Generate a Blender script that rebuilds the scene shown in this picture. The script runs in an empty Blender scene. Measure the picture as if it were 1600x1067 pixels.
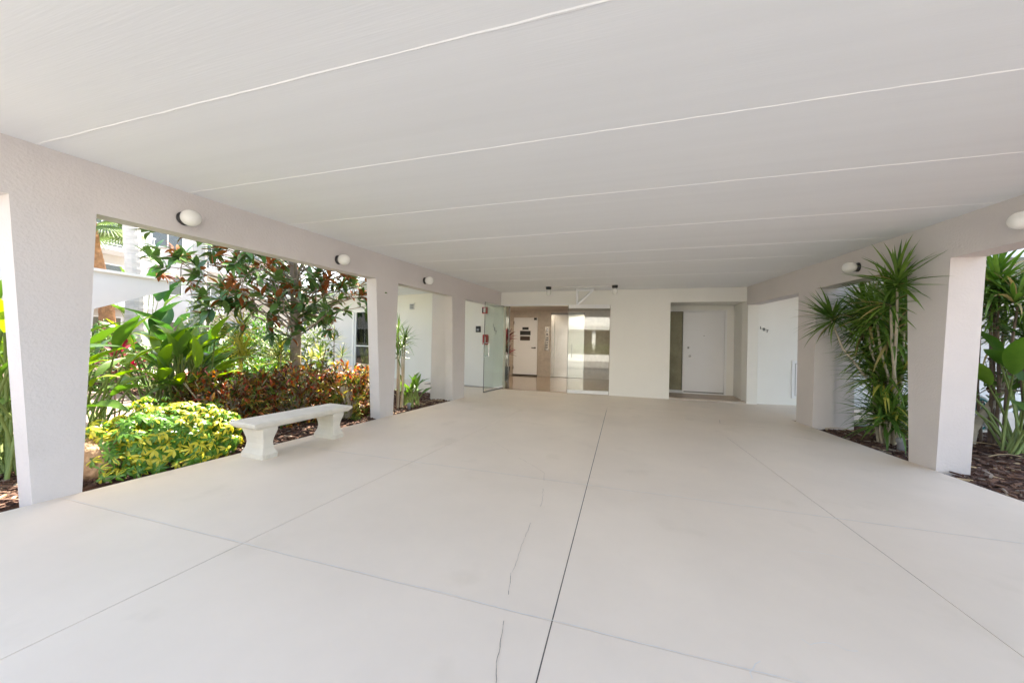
import bpy, math, random
import numpy as np
from mathutils import Vector, Matrix, Quaternion
random.seed(7)
rng = np.random.default_rng(7)
PI = math.pi
scn = bpy.context.scene
COL = scn.collection

# ------------------------------------------------------------------ camera
YAW, PITCH, ROLL = math.radians(-17.046), math.radians(0.23), math.radians(1.213)
CAMZ = 1.236
def cam_axes():
    f = Vector((math.sin(YAW), math.cos(YAW), 0)); r = Vector((math.cos(YAW), -math.sin(YAW), 0)); u = Vector((0, 0, 1))
    f2 = f * math.cos(PITCH) + u * math.sin(PITCH); u2 = u * math.cos(PITCH) - f * math.sin(PITCH)
    return r * math.cos(ROLL) + u2 * math.sin(ROLL), f2, u2 * math.cos(ROLL) - r * math.sin(ROLL)
cd = bpy.data.cameras.new('camera'); cam = bpy.data.objects.new('camera', cd); COL.objects.link(cam)
r_, f_, u_ = cam_axes()
m = Matrix.Identity(4)
for i in range(3):
    m[i][0] = r_[i]; m[i][1] = u_[i]; m[i][2] = -f_[i]
m.translation = (0, 0, CAMZ)
cam.matrix_world = m
cd.sensor_width = 36; cd.sensor_fit = 'HORIZONTAL'; cd.lens = 12.58
cd.clip_start = 0.02; cd.clip_end = 3000
scn.camera = cam

# ------------------------------------------------------------------ sky, sun, exposure
SUN_EL, SUN_AZ = math.radians(58), math.radians(-12)      # azimuth measured from +Y, clockwise
world = bpy.data.worlds.new('World'); scn.world = world; world.use_nodes = True
wn = world.node_tree.nodes; wl = world.node_tree.links
sky = wn.new('ShaderNodeTexSky'); sky.sky_type = 'NISHITA'; sky.sun_disc = False
sky.sun_elevation = SUN_EL; sky.sun_rotation = SUN_AZ; sky.air_density = 1.0; sky.dust_density = 2.5; sky.ozone_density = 1.0
wl.new(sky.outputs[0], wn['Background'].inputs[0]); wn['Background'].inputs[1].default_value = 0.15
sd = bpy.data.lights.new('sun', 'SUN'); sun = bpy.data.objects.new('sun', sd); COL.objects.link(sun)
sd.energy = 5.0; sd.angle = math.radians(0.55); sd.color = (1.0, 0.955, 0.89)
to_sun = Vector((math.sin(SUN_AZ) * math.cos(SUN_EL), math.cos(SUN_AZ) * math.cos(SUN_EL), math.sin(SUN_EL)))
sun.rotation_mode = 'QUATERNION'; sun.rotation_quaternion = to_sun.to_track_quat('Z', 'Y'); sun.location = (0, 0, 30)
scn.view_settings.view_transform = 'Standard'; scn.view_settings.look = 'None'
scn.view_settings.exposure = 2.48; scn.view_settings.gamma = 1.0; scn.view_settings.use_curve_mapping = False
scn.view_settings.use_white_balance = True; scn.view_settings.white_balance_temperature = 7350
scn.cycles.max_bounces = 8; scn.cycles.diffuse_bounces = 6; scn.cycles.transparent_max_bounces = 12

# ------------------------------------------------------------------ materials
MATS = {}
def mat(name, col, rough=0.6, var=0.06, vscale=2.0, bump=0.0, bscale=60.0, metal=0.0, spec=0.5, stretch=(1, 1, 1), bdist=0.01, spots=None):
    """plain painted or mineral surface: mottled colour, fine relief"""
    if name in MATS: return MATS[name]
    M = bpy.data.materials.new(name); M.use_nodes = True; MATS[name] = M
    n = M.node_tree.nodes; l = M.node_tree.links; b = n['Principled BSDF']
    b.inputs['Roughness'].default_value = rough; b.inputs['Metallic'].default_value = metal
    b.inputs['Specular IOR Level'].default_value = spec
    tc = n.new('ShaderNodeTexCoord'); mp = n.new('ShaderNodeMapping'); mp.inputs['Scale'].default_value = stretch
    l.new(tc.outputs['Object'], mp.inputs[0])
    ns = n.new('ShaderNodeTexNoise'); ns.inputs['Scale'].default_value = vscale; ns.inputs['Detail'].default_value = 8; ns.inputs['Roughness'].default_value = 0.62
    l.new(mp.outputs[0], ns.inputs[0])
    rp = n.new('ShaderNodeValToRGB'); rp.color_ramp.elements[0].position = 0.28; rp.color_ramp.elements[1].position = 0.72
    lo = [max(0, c * (1 - var)) for c in col]; hi = [min(1, c * (1 + var)) for c in col]
    rp.color_ramp.elements[0].color = (*lo, 1); rp.color_ramp.elements[1].color = (*hi, 1)
    l.new(ns.outputs[0], rp.inputs[0])
    out = rp.outputs[0]
    if spots:
        sc, thr, scol, amt = spots
        n3 = n.new('ShaderNodeTexNoise'); n3.inputs['Scale'].default_value = sc; n3.inputs['Detail'].default_value = 5
        l.new(mp.outputs[0], n3.inputs[0])
        r3 = n.new('ShaderNodeValToRGB'); r3.color_ramp.elements[0].position = thr; r3.color_ramp.elements[1].position = thr + 0.1
        r3.color_ramp.elements[0].color = (0, 0, 0, 1); r3.color_ramp.elements[1].color = (amt, amt, amt, 1)
        l.new(n3.outputs[0], r3.inputs[0])
        mx = n.new('ShaderNodeMixRGB'); mx.inputs[2].default_value = (*scol, 1)
        l.new(r3.outputs[0], mx.inputs[0]); l.new(out, mx.inputs[1]); out = mx.outputs[0]
    l.new(out, b.inputs['Base Color'])
    if bump:
        n2 = n.new('ShaderNodeTexNoise'); n2.inputs['Scale'].default_value = bscale; n2.inputs['Detail'].default_value = 6
        l.new(mp.outputs[0], n2.inputs[0])
        bp = n.new('ShaderNodeBump'); bp.inputs['Strength'].default_value = bump; bp.inputs['Distance'].default_value = bdist
        l.new(n2.outputs[0], bp.inputs['Height']); l.new(bp.outputs[0], b.inputs['Normal'])
    return M

def leaf_mat(name, col, col2, trans=0.3, rough=0.42, spec=0.45):
    M = bpy.data.materials.new(name); M.use_nodes = True; MATS[name] = M
    n = M.node_tree.nodes; l = M.node_tree.links; b = n['Principled BSDF']
    b.inputs['Roughness'].default_value = rough; b.inputs['Specular IOR Level'].default_value = spec
    oi = n.new('ShaderNodeObjectInfo'); ge = n.new('ShaderNodeNewGeometry')
    ad = n.new('ShaderNodeMath'); ad.operation = 'ADD'; l.new(oi.outputs['Random'], ad.inputs[0]); l.new(ge.outputs['Random Per Island'], ad.inputs[1])
    fr = n.new('ShaderNodeMath'); fr.operation = 'FRACT'; l.new(ad.outputs[0], fr.inputs[0])
    tc = n.new('ShaderNodeTexCoord'); ns = n.new('ShaderNodeTexNoise'); ns.inputs['Scale'].default_value = 9; ns.inputs['Detail'].default_value = 3
    l.new(tc.outputs['Object'], ns.inputs[0])
    m2 = n.new('ShaderNodeMath'); m2.operation = 'MULTIPLY_ADD'; m2.inputs[1].default_value = 0.7
    l.new(ns.outputs[0], m2.inputs[0]); 
    m3 = n.new('ShaderNodeMath'); m3.operation = 'MULTIPLY_ADD'; m3.inputs[1].default_value = 0.8; m3.inputs[2].default_value = -0.25
    l.new(fr.outputs[0], m3.inputs[0]); l.new(m3.outputs[0], m2.inputs[2])
    mx = n.new('ShaderNodeMixRGB'); mx.inputs[1].default_value = (*col, 1); mx.inputs[2].default_value = (*col2, 1); mx.use_clamp = True
    l.new(m2.outputs[0], mx.inputs[0]); l.new(mx.outputs[0], b.inputs['Base Color'])
    tr = n.new('ShaderNodeBsdfTranslucent')
    hs = n.new('ShaderNodeHueSaturation'); hs.inputs['Saturation'].default_value = 1.15; hs.inputs['Value'].default_value = 1.5
    l.new(mx.outputs[0], hs.inputs['Color']); l.new(hs.outputs[0], tr.inputs[0])
    ms = n.new('ShaderNodeMixShader'); ms.inputs[0].default_value = trans
    l.new(b.outputs[0], ms.inputs[1]); l.new(tr.outputs[0], ms.inputs[2]); l.new(ms.outputs[0], n['Material Output'].inputs[0])
    return M

def glass_mat(name, tint, refl=1.0, rough=0.0, bump=0.0):
    M = bpy.data.materials.new(name); M.use_nodes = True; MATS[name] = M
    n = M.node_tree.nodes; l = M.node_tree.links; n.remove(n['Principled BSDF'])
    tp = n.new('ShaderNodeBsdfTransparent'); tp.inputs[0].default_value = (*tint, 1)
    gl = n.new('ShaderNodeBsdfGlossy'); gl.inputs['Roughness'].default_value = rough; gl.inputs[0].default_value = (0.95, 0.97, 0.96, 1)
    fr = n.new('ShaderNodeFresnel'); ge = n.new('ShaderNodeNewGeometry')
    io = n.new('ShaderNodeMath'); io.operation = 'MULTIPLY_ADD'; io.inputs[1].default_value = 1 / 1.52 - 1.52; io.inputs[2].default_value = 1.52
    l.new(ge.outputs['Backfacing'], io.inputs[0]); l.new(io.outputs[0], fr.inputs[0])      # same index from both faces of the pane
    mu = n.new('ShaderNodeMath'); mu.operation = 'MULTIPLY'; mu.inputs[1].default_value = refl; mu.use_clamp = True
    l.new(fr.outputs[0], mu.inputs[0])
    ms = n.new('ShaderNodeMixShader'); l.new(mu.outputs[0], ms.inputs[0]); l.new(tp.outputs[0], ms.inputs[1]); l.new(gl.outputs[0], ms.inputs[2])
    l.new(ms.outputs[0], n['Material Output'].inputs[0])
    if bump:
        ns = n.new('ShaderNodeTexVoronoi'); ns.inputs['Scale'].default_value = 70
        tc = n.new('ShaderNodeTexCoord'); l.new(tc.outputs['Object'], ns.inputs[0])
        bp = n.new('ShaderNodeBump'); bp.inputs['Strength'].default_value = bump; bp.inputs['Distance'].default_value = 0.01
        l.new(ns.outputs[0], bp.inputs['Height']); l.new(bp.outputs[0], gl.inputs['Normal'])
    return M

mat('ceiling_paint', (0.805, 0.825, 0.845), 0.75, 0.03, 1.0, 0.2, 26, stretch=(0.16, 5.0, 1), bdist=0.004)
mat('bead_paint', (0.85, 0.86, 0.87), 0.6, 0.02)
mat('stucco_taupe', (0.64, 0.60, 0.585), 0.85, 0.04, 1.3, 0.6, 48, bdist=0.007, spots=(3.0, 0.60, (0.60, 0.56, 0.54), 0.35))
mat('stucco_cream', (0.81, 0.795, 0.745), 0.85, 0.025, 1.2, 0.3, 80, bdist=0.004)
mat('stucco_white', (0.66, 0.66, 0.655), 0.85, 0.03, 1.5, 0.3, 70, bdist=0.004)  # on the wing walls it stands for cream stucco under cool skylight
mat('white_paint', (0.80, 0.80, 0.79), 0.45, 0.02, 3)
mat('door_paint', (0.78, 0.78, 0.785), 0.4, 0.02, 2)
mat('floor_paint', (0.78, 0.677, 0.567), 0.45, 0.07, 0.7, 0.12, 9, bdist=0.004, spec=0.3, spots=(2.1, 0.60, (0.70, 0.605, 0.495), 0.6))
mat('joint_dark', (0.12, 0.105, 0.095), 0.9, 0.3, 8)
mat('joint_pale', (0.50, 0.44, 0.38), 0.8, 0.2, 8)
mat('crack', (0.27, 0.235, 0.205), 0.9, 0.3, 20)
mat('crack_pale', (0.72, 0.69, 0.65), 0.7, 0.1, 20)
mat('paving_concrete', (0.21, 0.208, 0.205), 0.85, 0.12, 0.8, 0.2, 40)
mat('asphalt', (0.16, 0.155, 0.15), 0.9, 0.15, 1.5, 0.3, 60)
mat('soil', (0.075, 0.05, 0.036), 0.95, 0.3, 6, 0.8, 40, bdist=0.03)
mat('mulch', (0.085, 0.043, 0.028), 0.95, 0.5, 14, 1.0, 55, bdist=0.03)
mat('chip_dark', (0.075, 0.036, 0.024), 0.9, 0.4, 6)
mat('chip_mid', (0.15, 0.08, 0.052), 0.9, 0.4, 6)
mat('chip_grey', (0.25, 0.20, 0.16), 0.9, 0.3, 6)
mat('straw', (0.46, 0.34, 0.20), 0.85, 0.2, 8)
mat('dry_leaf', (0.36, 0.13, 0.04), 0.75, 0.3, 8)
mat('bench_concrete', (0.68, 0.635, 0.555), 0.8, 0.07, 7, 0.35, 120, bdist=0.004, spots=(9, 0.62, (0.52, 0.48, 0.41), 0.4))
mat('rock', (0.36, 0.235, 0.14), 0.9, 0.45, 5, 0.9, 18, bdist=0.04)
mat('paver_rose', (0.33, 0.245, 0.21), 0.85, 0.14, 4, 0.3, 60)
mat('paver_tan', (0.36, 0.295, 0.25), 0.85, 0.14, 4, 0.3, 60)
mat('black_metal', (0.02, 0.02, 0.021), 0.45, 0.1, 8)
mat('opal_glass', (0.82, 0.81, 0.77), 0.18, 0.01, 3)
mat('steel', (0.56, 0.54, 0.51), 0.27, 0.05, 3, 0.06, 4, metal=1.0, stretch=(30, 1, 0.6))
mat('chrome', (0.62, 0.62, 0.62), 0.22, 0.03, 3, metal=1.0)
mat('dark_steel', (0.20, 0.19, 0.18), 0.35, 0.05, 3, metal=1.0)
mat('lobby_tile', (0.46, 0.395, 0.33), 0.4, 0.16, 7)
mat('lobby_floor', (0.36, 0.27, 0.20), 0.12, 0.14, 5)
mat('niche_tile', (0.42, 0.31, 0.22), 0.35, 0.14, 6)
mat('lobby_ceiling', (0.62, 0.58, 0.53), 0.8, 0.03)
mat('sign_black', (0.012, 0.012, 0.013), 0.4, 0.1)
mat('sign_brown', (0.05, 0.03, 0.02), 0.4, 0.3, 20)
mat('sign_print', (0.75, 0.72, 0.66), 0.5, 0.05)
mat('alarm_red', (0.40, 0.025, 0.025), 0.4, 0.08)
mat('dark_void', (0.03, 0.03, 0.03), 0.8, 0.2)
mat('curtain', (0.52, 0.50, 0.43), 0.9, 0.35, 2.2)
mat('room_dark', (0.10, 0.095, 0.09), 0.9, 0.2, 2)
mat('grey_plastic', (0.30, 0.31, 0.33), 0.6, 0.08)
mat('teal_hose', (0.0, 0.17, 0.155), 0.35, 0.12, 6)
mat('reel_plastic', (0.62, 0.60, 0.55), 0.5, 0.06)
mat('green_hose', (0.12, 0.17, 0.13), 0.5, 0.15)
mat('bark_grey', (0.30, 0.25, 0.20), 0.9, 0.25, 9, 0.8, 30, bdist=0.02)
mat('bark_palm', (0.48, 0.45, 0.42), 0.9, 0.16, 4, 0.6, 22, stretch=(1, 1, 6), bdist=0.02)
mat('bark_fibre', (0.34, 0.165, 0.075), 0.9, 0.35, 10, 0.9, 26, bdist=0.03)
mat('stem_green', (0.20, 0.27, 0.08), 0.6, 0.2, 6)
mat('stem_pale', (0.46, 0.40, 0.30), 0.85, 0.15, 10, 0.4, 40)
mat('twig', (0.17, 0.12, 0.085), 0.9, 0.25, 10)
mat('wall_green', (0.20, 0.215, 0.14), 0.85, 0.08)
mat('building_far', (0.58, 0.56, 0.52), 0.85, 0.03)
leaf_mat('magnolia_top', (0.045, 0.13, 0.03), (0.15, 0.29, 0.075), 0.22, 0.28, 0.6)
leaf_mat('magnolia_light', (0.07, 0.15, 0.035), (0.13, 0.22, 0.06), 0.2, 0.4)
leaf_mat('magnolia_rust', (0.23, 0.075, 0.025), (0.36, 0.14, 0.045), 0.2, 0.7, 0.2)
leaf_mat('strelitzia', (0.11, 0.21, 0.03), (0.26, 0.37, 0.05), 0.34, 0.38)
leaf_mat('strelitzia_deep', (0.05, 0.12, 0.022), (0.13, 0.23, 0.04), 0.28, 0.38)
leaf_mat('banana', (0.025, 0.085, 0.02), (0.06, 0.15, 0.03), 0.25, 0.4)
leaf_mat('scheff_green', (0.055, 0.17, 0.02), (0.14, 0.30, 0.04), 0.22, 0.33)
leaf_mat('scheff_yellow', (0.58, 0.52, 0.035), (0.70, 0.65, 0.10), 0.28, 0.38)
leaf_mat('croton_red', (0.30, 0.04, 0.022), (0.46, 0.10, 0.04), 0.2, 0.38)
leaf_mat('croton_orange', (0.46, 0.15, 0.03), (0.55, 0.27, 0.05), 0.22, 0.38)
leaf_mat('croton_dark', (0.055, 0.03, 0.02), (0.12, 0.06, 0.03), 0.15, 0.38)
leaf_mat('croton_green', (0.06, 0.12, 0.025), (0.17, 0.22, 0.04), 0.22, 0.38)
leaf_mat('croton_yellow', (0.42, 0.36, 0.06), (0.55, 0.46, 0.10), 0.25, 0.38)
leaf_mat('dracaena', (0.055, 0.13, 0.022), (0.17, 0.28, 0.05), 0.22, 0.4)
leaf_mat('dracaena_dry', (0.30, 0.27, 0.10), (0.36, 0.25, 0.12), 0.2, 0.6)
leaf_mat('pandanus', (0.30, 0.33, 0.05), (0.52, 0.47, 0.10), 0.28, 0.42)
leaf_mat('cordyline', (0.16, 0.012, 0.03), (0.34, 0.03, 0.06), 0.22, 0.4)
leaf_mat('cordyline_dark', (0.035, 0.016, 0.02), (0.11, 0.025, 0.035), 0.18, 0.4)
leaf_mat('fan_palm', (0.10, 0.17, 0.06), (0.19, 0.27, 0.10), 0.25, 0.5)
leaf_mat('ground_green', (0.04, 0.12, 0.02), (0.11, 0.25, 0.035), 0.25, 0.4)
leaf_mat('hedge_green', (0.06, 0.11, 0.03), (0.15, 0.20, 0.06), 0.2, 0.5)
glass_mat('pane_clear', (0.93, 0.96, 0.945), 1.5)
glass_mat('pane_green', (0.905, 0.955, 0.93), 1.1)
glass_mat('pane_dark', (0.55, 0.56, 0.56), 1.2)
glass_mat('pane_pebbled', (0.88, 0.87, 0.80), 1.6, 0.12, 1.0)
lm = bpy.data.materials.new('lamp_glow'); lm.use_nodes = True; MATS['lamp_glow'] = lm
lm.node_tree.nodes['Principled BSDF'].inputs['Emission Color'].default_value = (1.0, 0.93, 0.82, 1)
lm.node_tree.nodes['Principled BSDF'].inputs['Emission Strength'].default_value = 24

# ------------------------------------------------------------------ mesh helpers
class MB:
    def __init__(s): s.v = []; s.f = []; s.m = []
    def add(s, vs, fs, mi=0):
        o = len(s.v); s.v += [tuple(v) for v in vs]
        for f in fs: s.f.append(tuple(i + o for i in f)); s.m.append(mi)
    def hexa(s, b, t, mi=0):            # bottom ring, top ring, counter-clockwise from above
        n = len(b)
        s.add(list(b) + list(t), [tuple(range(n - 1, -1, -1)), tuple(range(n, 2 * n))] + [(i, (i + 1) % n, n + (i + 1) % n, n + i) for i in range(n)], mi)
    def box(s, x0, x1, y0, y1, z0, z1, mi=0):
        s.hexa([(x0, y0, z0), (x1, y0, z0), (x1, y1, z0), (x0, y1, z0)], [(x0, y0, z1), (x1, y0, z1), (x1, y1, z1), (x0, y1, z1)], mi)
    def prism(s, poly, z0, z1, mi=0):
        s.hexa([(x, y, z0) for x, y in poly], [(x, y, z1) for x, y in poly], mi)
    def tube(s, pts, rad, seg=8, mi=0, cap=True):
        pts = [Vector(p) for p in pts]; n = len(pts)
        if not hasattr(rad, '__len__'): rad = [rad] * n
        o = len(s.v); ref = Vector((0.31, 0.17, 0.93))
        for i, p in enumerate(pts):
            d = (pts[min(i + 1, n - 1)] - pts[max(i - 1, 0)]).normalized()
            if abs(d.dot(ref)) > 0.97: ref = Vector((0.9, 0.1, 0.2))
            a = d.cross(ref).normalized(); b = d.cross(a)
            ref = -b if False else ref
            for k in range(seg):
                t = 2 * PI * k / seg
                s.v.append(tuple(p + (a * math.cos(t) + b * math.sin(t)) * rad[i]))
        for i in range(n - 1):
            for k in range(seg):
                k2 = (k + 1) % seg
                s.f.append((o + i * seg + k, o + i * seg + k2, o + (i + 1) * seg + k2, o + (i + 1) * seg + k)); s.m.append(mi)
        if cap:
            s.f.append(tuple(o + k for k in range(seg))); s.m.append(mi)
            s.f.append(tuple(o + (n - 1) * seg + k for k in range(seg - 1, -1, -1))); s.m.append(mi)
    def lathe(s, prof, seg=20, M=None, mi=0):     # prof (radius, z)
        o = len(s.v); M = M or Matrix.Identity(4)
        for r, z in prof:
            for k in range(seg):
                t = 2 * PI * k / seg
                s.v.append(tuple(M @ Vector((r * math.cos(t), r * math.sin(t), z))))
        for i in range(len(prof) - 1):
            for k in range(seg):
                k2 = (k + 1) % seg
                s.f.append((o + i * seg + k, o + i * seg + k2, o + (i + 1) * seg + k2, o + (i + 1) * seg + k)); s.m.append(mi)
        s.f.append(tuple(o + k for k in range(seg - 1, -1, -1))); s.m.append(mi)
        s.f.append(tuple(o + (len(prof) - 1) * seg + k for k in range(seg))); s.m.append(mi)
    def mesh(s, name, mats, smooth=False):
        me = bpy.data.meshes.new(name); me.from_pydata(s.v, [], s.f); me.validate()
        for mm in ([mats] if isinstance(mats, str) else mats): me.materials.append(MATS[mm])
        if len(me.polygons) == len(s.m): me.polygons.foreach_set('material_index', s.m)
        if smooth: me.polygons.foreach_set('use_smooth', [True] * len(me.polygons))
        me.update(); return me
    def build(s, name, mats, parent=None, smooth=False, bevel=0.0):
        o = bpy.data.objects.new(name, s.mesh(name, mats, smooth)); COL.objects.link(o)
        if parent is not None: o.parent = parent
        if bevel:
            b = o.modifiers.new('bevel', 'BEVEL'); b.width = bevel; b.segments = 2; b.limit_method = 'ANGLE'; b.angle_limit = 0.6
        return o
def tag(o, label=None, cat=None, group=None, kind=None):
    if label: o['label'] = label
    if cat: o['category'] = cat
    if group: o['group'] = group
    if kind: o['kind'] = kind
    return o
def thing(name, label, cat, loc=(0, 0, 0), rz=0.0, group=None):
    o = bpy.data.objects.new(name, None); COL.objects.link(o); o.empty_display_size = 0.1
    o.location = loc; o.rotation_euler = (0, 0, rz)
    return tag(o, label, cat, group)
def place(name, mesh, parent=None, M=None):
    o = bpy.data.objects.new(name, mesh); COL.objects.link(o)
    if parent is not None: o.parent = parent
    if M is not None: o.matrix_local = M
    return o
def glyph_mesh(ch, size, depth, material):
    cu = bpy.data.curves.new('digit', 'FONT'); cu.body = ch; cu.size = size; cu.extrude = depth; cu.align_x = 'CENTER'
    o = bpy.data.objects.new('digit', cu); COL.objects.link(o)
    dg = bpy.context.evaluated_depsgraph_get(); me = bpy.data.meshes.new_from_object(o.evaluated_get(dg))
    bpy.data.objects.remove(o); bpy.data.curves.remove(cu)
    me.materials.clear(); me.materials.append(MATS[material]); me.name = 'digit'
    return me

# ------------------------------------------------------------------ plan of the place (metres, floor z = 0, camera above the origin)
def XLf(y): return -4.214 + 0.1204 * y       # inner face of the beam on the courtyard side
def XRf(y): return 3.739 - 0.1212 * y        # inner face of the opposite beam
H, HB, YF, YW = 2.586, 2.19, 0.2, 9.1      # ceiling, beam underside, canopy front edge, entrance wall
SPL = 0.225 / 0.974
def WL(x): return YW + 0.03 + SPL * (-3.08 - x)      # wall of the wing beside the courtyard
def WR(x): return YW + 0.03 + SPL * (x - 2.66)       # wall of the opposite wing

# ------------------------------------------------------------------ ground, paving, floor
g = MB(); g.add([(-400, -400, -0.16), (400, -400, -0.16), (400, 400, -0.16), (-400, 400, -0.16)], [(0, 1, 2, 3)])
tag(g.build('ground', 'soil'), kind='structure')
g = MB(); g.box(-30, 30, -13.0, YF - 0.02, -0.15, -0.006)
tag(g.build('forecourt', 'paving_concrete'), kind='structure')
g = MB(); g.box(-60, 60, -24, -13.004, -0.15, -0.05)
tag(g.build('road', 'asphalt'), kind='structure')

# painted floor: slabs parted by recessed joints
fl = MB(); fl.prism([(XLf(YF), YF), (XRf(YF), YF), (XRf(7.4), 7.4), (XLf(7.4), 7.4)], -0.14, -0.0035)
floor = tag(fl.build('driveway', 'joint_pale'), kind='structure')
def J0(y): return -2.28 + 0.08 * y
def J1(y): return -0.28 + 0.0041 * y
def J2(y): return 1.694 - 0.0506 * y
rows = [(YF, 1.59), (1.59, 3.22), (3.22, 7.4)]
gap = 0.0022
for (ya, yb) in rows:
    edges = [XLf, J0, J1, J2, XRf]
    for i in range(4):
        ga = 0 if i == 0 else gap; gb = 0 if i == 3 else gap
        if i == 1: gb = 0.003
        if i == 2: ga = 0.003
        y0 = ya + (0.0005 if ya > YF else 0); y1 = yb - 0.0005
        p = [(edges[i](y0) + ga, y0), (edges[i + 1](y0) - gb, y0), (edges[i + 1](y1) - gb, y1), (edges[i](y1) + ga, y1)]
        s = MB(); s.prism(p, -0.0033, 0.0); s.build('floor_slab', 'floor_paint', floor)
# dark grit lying in the joints
def grit(J, ya, yb, keep, seed):
    random.seed(seed); s = MB(); y = ya
    while y < yb:
        L = rnd0(0.05, 0.4); y2 = min(yb, y + L)
        if random.random() < keep:
            s.add([(J(y) - 0.003, y, -0.002), (J(y) + 0.003, y, -0.002), (J(y2) + 0.003, y2, -0.002), (J(y2) - 0.003, y2, -0.002)], [(0, 1, 2, 3)])
        y = y2
    s.build('joint_grit', 'joint_dark', floor)
rnd0 = random.uniform
grit(J1, YF, 7.0, 1.0, 2); grit(J2, YF, 5.6, 0.62, 3); grit(J0, YF, 2.6, 0.7, 4)
# a lighter repaired edge along the second cross joint and hairline cracks
def strip(pts, w, z, material, name, parent):
    s = MB()
    for i in range(len(pts) - 1):
        a, b = Vector(pts[i]), Vector(pts[i + 1]); d = (b - a).normalized(); n = Vector((-d.y, d.x))
        wa = w * random.uniform(0.5, 1.2); wb = w * random.uniform(0.5, 1.2)
        s.add([(a.x - n.x * wa, a.y - n.y * wa, z), (b.x - n.x * wb, b.y - n.y * wb, z), (b.x + n.x * wb, b.y + n.y * wb, z), (a.x + n.x * wa, a.y + n.y * wa, z)], [(0, 1, 2, 3)])
    return s.build(name, material, parent)
def wobble(a, b, n, amp):
    a, b = Vector(a), Vector(b); out = []; off = 0
    for i in range(n + 1):
        t = i / n; off = off * 0.7 + random.uniform(-amp, amp); d = (b - a).normalized()
        out.append(((a + (b - a) * t).x - d.y * off, (a + (b - a) * t).y + d.x * off))
    return out
strip(wobble((-3.9, 3.222), (3.3, 3.222), 90, 0.004), 0.004, 0.003, 'crack_pale', 'joint_filler', floor)
strip(wobble((-4.0, 1.592), (3.5, 1.592), 90, 0.003), 0.0025, 0.003, 'crack_pale', 'joint_filler', floor)
def dashes(path, w, material, zz=0.004, keep=0.75):
    i = 0
    while i < len(path) - 1:
        k = random.randint(2, 6); seg = path[i:i + k + 1]
        if len(seg) > 1 and random.random() < keep: yield seg
        i += k
def crack(path, w, material, keep=0.75):
    s = MB()
    for seg in dashes(path, w, material, keep=keep):
        for i in range(len(seg) - 1):
            a, b = Vector(seg[i]), Vector(seg[i + 1]); d = (b - a).normalized(); n = Vector((-d.y, d.x)) * w * random.uniform(0.5, 1.3)
            s.add([(a.x - n.x, a.y - n.y, 0.004), (b.x - n.x, b.y - n.y, 0.004), (b.x + n.x, b.y + n.y, 0.004), (a.x + n.x, a.y + n.y, 0.004)], [(0, 1, 2, 3)])
    s.build('floor_crack', material, floor)
crack(wobble((-0.41, 1.20), (-0.48, 1.52), 14, 0.004), 0.0013, 'crack', 0.85)
crack(wobble((-0.48, 1.52), (-0.54, 1.85), 12, 0.004), 0.0012, 'crack', 0.8)
crack(wobble((-0.54, 1.85), (-0.565, 2.22), 12, 0.004), 0.0013, 'joint_pale', 0.9)
crack(wobble((-0.565, 2.22), (-0.57, 2.74), 14, 0.005), 0.0012, 'crack', 0.75)
crack(wobble((-0.57, 2.74), (-0.68, 3.36), 14, 0.006), 0.0013, 'joint_pale', 0.85)
crack(wobble((-0.68, 3.36), (-1.51, 4.21), 24, 0.01), 0.0013, 'joint_pale', 0.5)
crack(wobble((0.56, 1.81), (0.95, 1.80), 18, 0.02), 0.0016, 'crack_pale', 0.8)
crack(wobble((0.56, 1.81), (0.50, 1.55), 10, 0.02), 0.0016, 'crack_pale', 0.8)
crack(wobble((1.02, 2.62), (1.45, 2.60), 12, 0.015), 0.0016, 'crack_pale', 0.8)
crack(wobble((1.55, 6.55), (1.62, 6.9), 8, 0.002), 0.004, 'joint_pale', 1.0)
crack(wobble((1.55, 6.55), (2.2, 6.5), 10, 0.002), 0.004, 'joint_pale', 1.0)

# walkway in front of the entrance wall and both wings
wk = MB(); y0 = 7.403
wk.prism([(-16, y0 + 0.35), (XLf(y0) - 0.62, y0 + 0.35), (XLf(y0) - 0.62, y0), (XRf(y0) + 0.55, y0), (XRf(y0) + 0.55, y0 + 0.2), (14, y0 + 0.2), (14, 12.6), (2.8, YW + 0.03), (-3.1, YW + 0.03), (-16, 12.8)], -0.14, 0.0)
tag(wk.build('walkway', 'floor_paint'), kind='structure')

# ------------------------------------------------------------------ entrance canopy
can = thing('entrance_canopy', 'low flat white-ceilinged entrance canopy on tapered taupe stucco columns', 'canopy', (0, 0, 0))
jy = [YF, 1.44, 2.32, 3.28, 4.33, 5.38, 6.17, 7.35, YW]
for a, b in zip(jy[:-1], jy[1:]):
    s = MB(); a2 = a + 0.002; b2 = b - 0.002
    s.prism([(XLf(a2) - 0.6, a2), (XRf(a2) + 0.6, a2), (XRf(b2) + 0.6, b2), (XLf(b2) - 0.6, b2)], H, H + 0.22)
    s.build('ceiling_panel', 'ceiling_paint', can)
for y in jy[1:-1]:
    s = MB(); n = 130; x0, x1 = XLf(y) + 0.004, XRf(y) - 0.004; w = 0.0045
    o1 = o2 = 0
    bot = []; 
    for i in range(n + 1):
        x = x0 + (x1 - x0) * i / n
        o1 = o1 * 0.6 + random.uniform(-0.002, 0.002); o2 = o2 * 0.6 + random.uniform(-0.003, 0.003)
        bot += [(x, y - w - 0.003 + o1, H), (x, y - w * 0.5 + o1, H - 0.0035), (x, y + w * 0.5 + o2, H - 0.0035), (x, y + w + 0.003 + o2, H)]
    fs = []
    for i in range(n):
        for k in range(3): fs.append((4 * i + k, 4 * i + k + 1, 4 * i + 5 + k, 4 * i + 4 + k))
    s.add(bot, fs); s.build('ceiling_joint_bead', 'bead_paint', can)
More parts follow.
